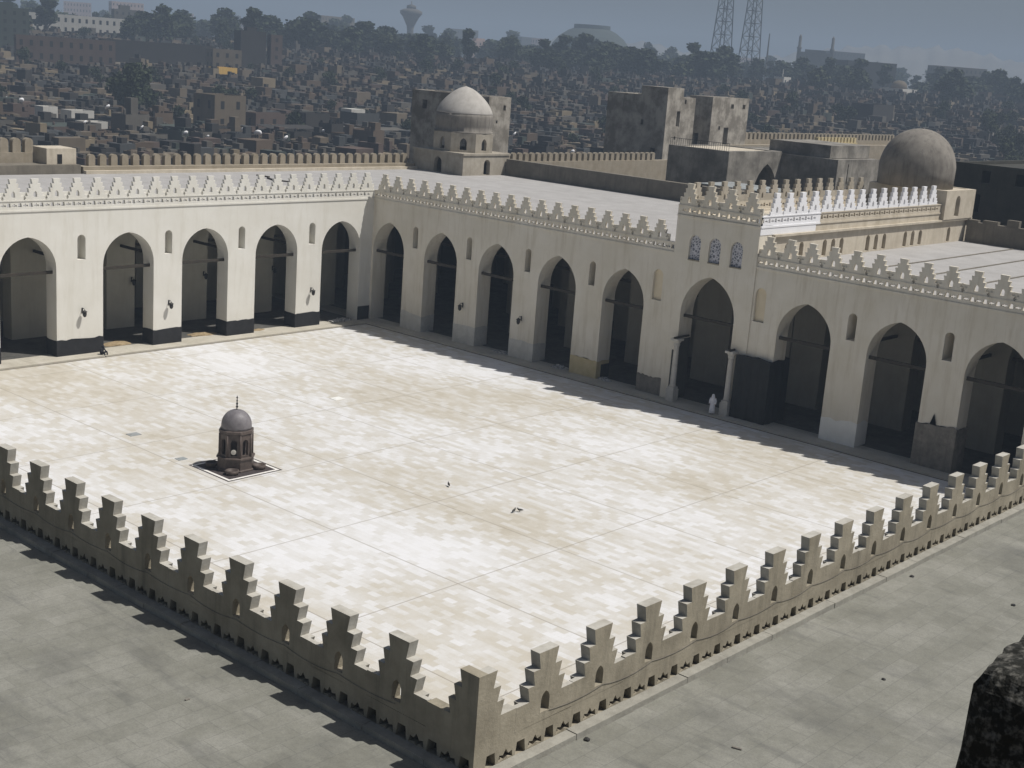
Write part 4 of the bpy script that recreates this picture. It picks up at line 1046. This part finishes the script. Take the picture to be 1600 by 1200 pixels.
# --- trees
def tree_meshes(seed, H_, W_, lobes=9, leaves=1500, trunk=.28, ls=.42):
    random.seed(seed)
    bm = bmesh.new()
    tube(bm, [(0, 0, -.5), (.05*H_*.2, 0, H_*trunk), (.02*H_, .03*H_, H_*.6), (0, 0, H_*.85)], [.035*H_, .026*H_, .014*H_, .004*H_], 7)
    for k in range(6):
        a = 2*math.pi*k/6+random.random(); z0 = H_*random.uniform(trunk, trunk+.25)
        tube(bm, [(0, 0, z0), (W_*.2*math.cos(a), W_*.2*math.sin(a), z0+H_*.12), (W_*.38*math.cos(a), W_*.38*math.sin(a), z0+H_*.26)], [.014*H_, .009*H_, .003*H_], 5)
    tr = mesh('trunk', bm, 'trunk', True)
    bm = bmesh.new(); L_ = []
    for k in range(lobes):
        a = random.uniform(0, 6.28); rr_ = W_*.5*random.uniform(.1, .72); z = H_*random.uniform(trunk+.1, .88)
        s_ = W_*random.uniform(.17, .30)*(1.15-.5*abs(z/H_-.55))
        L_.append((Vector((rr_*math.cos(a)*(1.2-z/H_*.6), rr_*math.sin(a)*(1.2-z/H_*.6), z)), s_))
    L_.append((Vector((0, 0, H_*.86)), W_*.2)); L_.append((Vector((0, 0, H_*.6)), W_*.3))
    for i in range(leaves):
        c, s_ = random.choice(L_)
        d = Vector((random.gauss(0, 1), random.gauss(0, 1), random.gauss(0, .8))).normalized()*s_*random.uniform(.35, 1.08)
        p = c+d; a = Vector((random.gauss(0, 1), random.gauss(0, 1), random.gauss(0, 1))).normalized(); b = a.orthogonal().normalized(); c2 = a.cross(b)
        q = ls*random.uniform(.6, 1.3)
        bm.faces.new([bm.verts.new(p+b*q), bm.verts.new(p+c2*q*.8), bm.verts.new(p-b*q), bm.verts.new(p-c2*q*.8)])
    return tr, bm, L_
def make_tree(seed, H_, W_, m, name, label, cat='tree', group=None, **k):
    tr, bm, _ = tree_meshes(seed, H_, W_, **k)
    t = thing(name, (0, 0, 0), label, cat, group)
    obj('trunk', tr, t); obj('crown', mesh('crown', bm, m, norm=False), t)
    return t
def copy_tree(t):
    c = t.copy(); link(c)
    for ch in t.children: d = ch.copy(); link(d); d.parent = c
    return c
bt = make_tree(41, 13.2, 11.5, 'leaf', 'broad_tree', 'big dark round tree standing alone among the houses at left', leaves=10000, lobes=16, trunk=.14, ls=.62)
bt.location = (187.2, 305.3, ground(187.2, 305.3)-.4); keep(187, 305, 6)
protos = []
for i, (h, w, m, lb) in enumerate(((15, 11, 'leaf', 9), (20, 12, 'leaf', 11), (12, 11, 'leaf2', 8), (22, 8, 'leaf', 10), (16, 15, 'leaf', 12))):
    protos.append(make_tree(60+i, h, w, m, 'distant_tree', 'hazy dark tree in the belt of trees along the skyline', 'tree', 'trees in the belt beyond the city', leaves=2200, lobes=lb+3, trunk=.1, ls=.8))
random.seed(77); used = [False]*5; n = 0
while n < 290:
    s_ = random.choice([random.uniform(620, 740), random.uniform(640, 780), random.uniform(740, 950), random.uniform(1000, 1350)]); l_ = random.uniform(-1, 1)*s_*.43
    x, y = frustum(s_, l_)
    if any((x-a)**2+(y-b)**2 < (r_+3)**2 for a, b, r_ in KEEP): continue
    if random.random() < .18*(l_ < -s_*.2): continue
    i = random.randrange(5); t = protos[i] if not used[i] else copy_tree(protos[i]); used[i] = True
    k = random.uniform(.6, .98)*(1+.4*(s_ > 1000))
    t.location = (x, y, ground(x, y)-.5); t.scale = (k*random.uniform(1.2, 2.0), k*random.uniform(1.1, 1.7), k*random.uniform(.85, 1.1)); t.rotation_euler = (0, 0, random.uniform(0, 6.28)); n += 1
sp = make_tree(90, 6.5, 6, 'leaf', 'small_tree', 'small dark tree between the low houses of the crowded quarter', 'tree', 'small trees between the houses', leaves=700, lobes=7, trunk=.2, ls=.36)
n = 0
while n < 85:
    s_ = random.uniform(340, 640); l_ = random.uniform(-1, 1)*s_*.42; x, y = frustum(s_, l_)
    if any((x-a)**2+(y-b)**2 < (r_+2)**2 for a, b, r_ in KEEP): continue
    t = sp if n == 0 else copy_tree(sp); k = random.uniform(.6, 1.25)
    t.location = (x, y, ground(x, y)-.3); t.scale = (k, k, k*random.uniform(.8, 1.1)); t.rotation_euler = (0, 0, random.uniform(0, 6.28)); n += 1
    keep(x, y, 2.2)
rowt = make_tree(95, 10, 6.0, 'leaf2', 'roadside_tree', 'thin trunked tree in the row above the dark building at far right', 'tree', 'roadside trees at far right', leaves=700, lobes=6, trunk=.5, ls=.4)
for i in range(9):
    t = rowt if i == 0 else copy_tree(rowt)
    x, y = 330+17*i, 118+8.5*i+random.uniform(-5, 5)
    t.location = (x, y, ground(x, y)-.4); k = random.uniform(.8, 1.1); t.scale = (k, k, k); t.rotation_euler = (0, 0, i*1.3); keep(x, y, 2)
# --- skyline buildings between the trees
random.seed(31)
for i in range(26):
    s_ = random.uniform(1150, 1900); l_ = -s_*.40+s_*.8*(i+random.random()*.8)/26; x, y = frustum(s_, l_)
    if min(abs(l_/s_+.078), abs(l_/s_-.067)) < .02: continue
    t = block('distant_block', x, y, random.uniform(14, 40), random.uniform(12, 20), random.uniform(14, 34), random.choice([CITY[1], CITY[2], CITY[6], 'cpink']), 'hazy flat roofed apartment block far off on the skyline behind trees', 'building', random.choice([4, 5, 6]), random.choice([-20, -30, -45, 0]), group='far blocks on the skyline', z=21.5)
# --- crowded quarter of low houses
random.seed(123)
cells = []
s_ = 262.0
while s_ < 700:
    step = 5.4 if s_ < 420 else 5.8
    l_ = -s_*.42
    while l_ < s_*.43:
        x, y = frustum(s_+random.uniform(-2.2, 2.2), l_+random.uniform(-2.2, 2.2))
        if random.random() < .90 and y > 113 + max(0, (x-150)*.0) and not (x < 240 and y < 128):
            if not any((x-a)**2+(y-b)**2 < (r_+3.2)**2 for a, b, r_ in KEEP): cells.append((s_, x, y))
        l_ += step
    s_ += step*.9
DESC = ['low brown flat roofed house packed into the crowded quarter', 'low dust coloured flat roofed house packed into the crowded quarter', 'low grey flat roofed house packed into the crowded quarter', 'low brick red flat roofed house packed into the crowded quarter',
        'low blackish flat roofed house packed into the crowded quarter', 'low tan flat roofed house packed into the crowded quarter', 'low slate coloured flat roofed house packed into the crowded quarter', 'low green tinted flat roofed house packed into the crowded quarter']
WT = [5, 4, 4, 3, 4, 1.6, 3, 1]
vis = sorted([c for c in cells if c[0] > 300])
near, rest = vis[:286], vis[286:]
for s_, x, y in near:
    k = random.choices(range(8), WT)[0]
    o = obj('low_house', HM[random.randrange(12)], None, (x, y, ground(x, y)-.3), R(random.choice([0, 90, 180, 270])+random.gauss(8, 7)))
    f = random.uniform(.42, .8); o.scale = (f*random.uniform(.85, 1.3), f, random.uniform(.65, 1.35)*(1.0 if random.random() < .85 else 1.6))
    o.material_slots[0].link = 'OBJECT'; o.material_slots[0].material = CITY[k]
    tag(o, DESC[k], 'house', 'low houses of the crowded quarter, ' + CITY[k].name.split('_')[1])
bm = bmesh.new()
for s_, x, y in rest+[c for c in cells if c[0] <= 300]:
    z = ground(x, y); a = R(random.gauss(8, 9)); mi = random.choices(range(8), WT)[0]
    for j in range(random.randint(1, 3)):
        w, d, h = random.uniform(.9, 3.4), random.uniform(.9, 2.8), random.uniform(1.1, 3.2)*(1 if j == 0 else .8)*(1 if random.random() < .93 else 1.7)
        ox, oy = (0, 0) if j == 0 else (random.uniform(-2.8, 2.8), random.uniform(-2.8, 2.8))
        vs = box(bm, ox-w, ox+w, oy-d, oy+d, -1.5, h, mi)
        if random.random() < .7: vs += box(bm, ox-w*.5, ox-w*.5+random.uniform(.5, 1.6), oy-d*.5, oy+d*.2, h+.001, h+random.uniform(.4, 1.5), random.choice([mi, 4, 4, 2]))
        for q in range(1):
            p = random.uniform(-.7, .7)
            vs += box(bm, ox+p*w-.45, ox+p*w+.45, oy-d-.03, oy-d+.1, .3, min(1.6, h-.1), 4)
            vs += box(bm, ox-w-.03, ox-w+.1, oy+p*d-.45, oy+p*d+.45, .3, min(1.6, h-.1), 4)
        ca, sa = math.cos(a), math.sin(a)
        for v in vs: v.co = Vector((x+v.co.x*ca-v.co.y*sa, y+v.co.x*sa+v.co.y*ca, z+v.co.z))
tag(obj('crowded_quarter', mesh('crowded_quarter', bm, CITY)), 'dense mass of tiny brown houses filling the distance below the tree belt', 'houses', kind='stuff')
random.seed(52)
for i, (x, y, w_, d_, m_, lab) in enumerate(((140, 262, 13, 5, CITY[7], 'dark green awning sheet just beyond the round merlons at far left'), (168, 255, 9, 5, CITY[7], 'green awning sheet beyond the merlons below the three white houses'), (196, 250, 16, 5, CITY[4], 'long blackish awning sheet beyond the merlons right of the tan square house'), (222, 240, 12, 4, CITY[2], 'grey awning sheet beyond the merlons left of the pavilion tower'), (240, 246, 9, 5, 'cwhite', 'pale awning sheet beside the slate grey house'))):
    t = thing('awning', (x, y, ground(x, y)), lab, 'awning', None, R(random.uniform(-6, 6)))
    bm = bmesh.new(); vs = box(bm, -w_/2, w_/2, -d_/2, d_/2, 2.9, 2.97)
    for v in vs: v.co.z += .12*v.co.y
    lpart('sheet', bm, m_, t)
    for px_, py_ in ((-1, -1), (1, -1), (1, 1), (-1, 1)):
        bm = bmesh.new(); box(bm, px_*w_*.48-.06, px_*w_*.48+.06, py_*d_*.46-.06, py_*d_*.46+.06, -.4, 2.9+.12*py_*d_*.46); lpart('post', bm, 'trunk', t)
# satellite dishes and pale scraps catching the light on the roofs
dm = bmesh.new(); lathe(dm, [(.05, -.18), (.3, -.15), (.62, 0), (.58, .02), (.28, -.12), (0, -.15)], 14)
for v in dm.verts: v.co = Matrix.Rotation(R(-55), 3, 'X') @ v.co + Vector((0, 0, 1.1))
dish = mesh('dish', dm, 'white', True)
bm = bmesh.new(); tube(bm, [(0, 0, 0), (0, 0, 1.1)], .06, 6); pole = mesh('post', bm, 'metal')
random.seed(9)
for i in range(26):
    s_, x, y = random.choice(vis[:420]); t = thing('satellite_dish', (x, y, ground(x, y)+random.uniform(2.0, 2.6)), 'small white satellite dish glinting on a roof of the crowded quarter', 'dish', 'satellite dishes on the roofs', R(random.uniform(-40, 40)))
    obj('dish', dish, t); obj('post', pole, t); f = random.uniform(.7, 1.5); t.scale = (f, f, f)

# ------------------------------------------------------------------ haze
bm = bmesh.new(); box(bm, -500, 4300, -2200, 4300, -2.5, 160)
hm = bpy.data.materials.new('haze'); hm.use_nodes = True
nt = hm.node_tree; nt.nodes.clear()
ov = nt.nodes.new('ShaderNodeOutputMaterial'); pv = nt.nodes.new('ShaderNodeVolumePrincipled')
pv.inputs['Color'].default_value = (.47, .585, .735, 1); pv.inputs['Density'].default_value = .0006; pv.inputs['Anisotropy'].default_value = 0.0
nt.links.new(pv.outputs[0], ov.inputs['Volume'])
tag(obj('haze', mesh('haze', bm, hm)), kind='stuff')
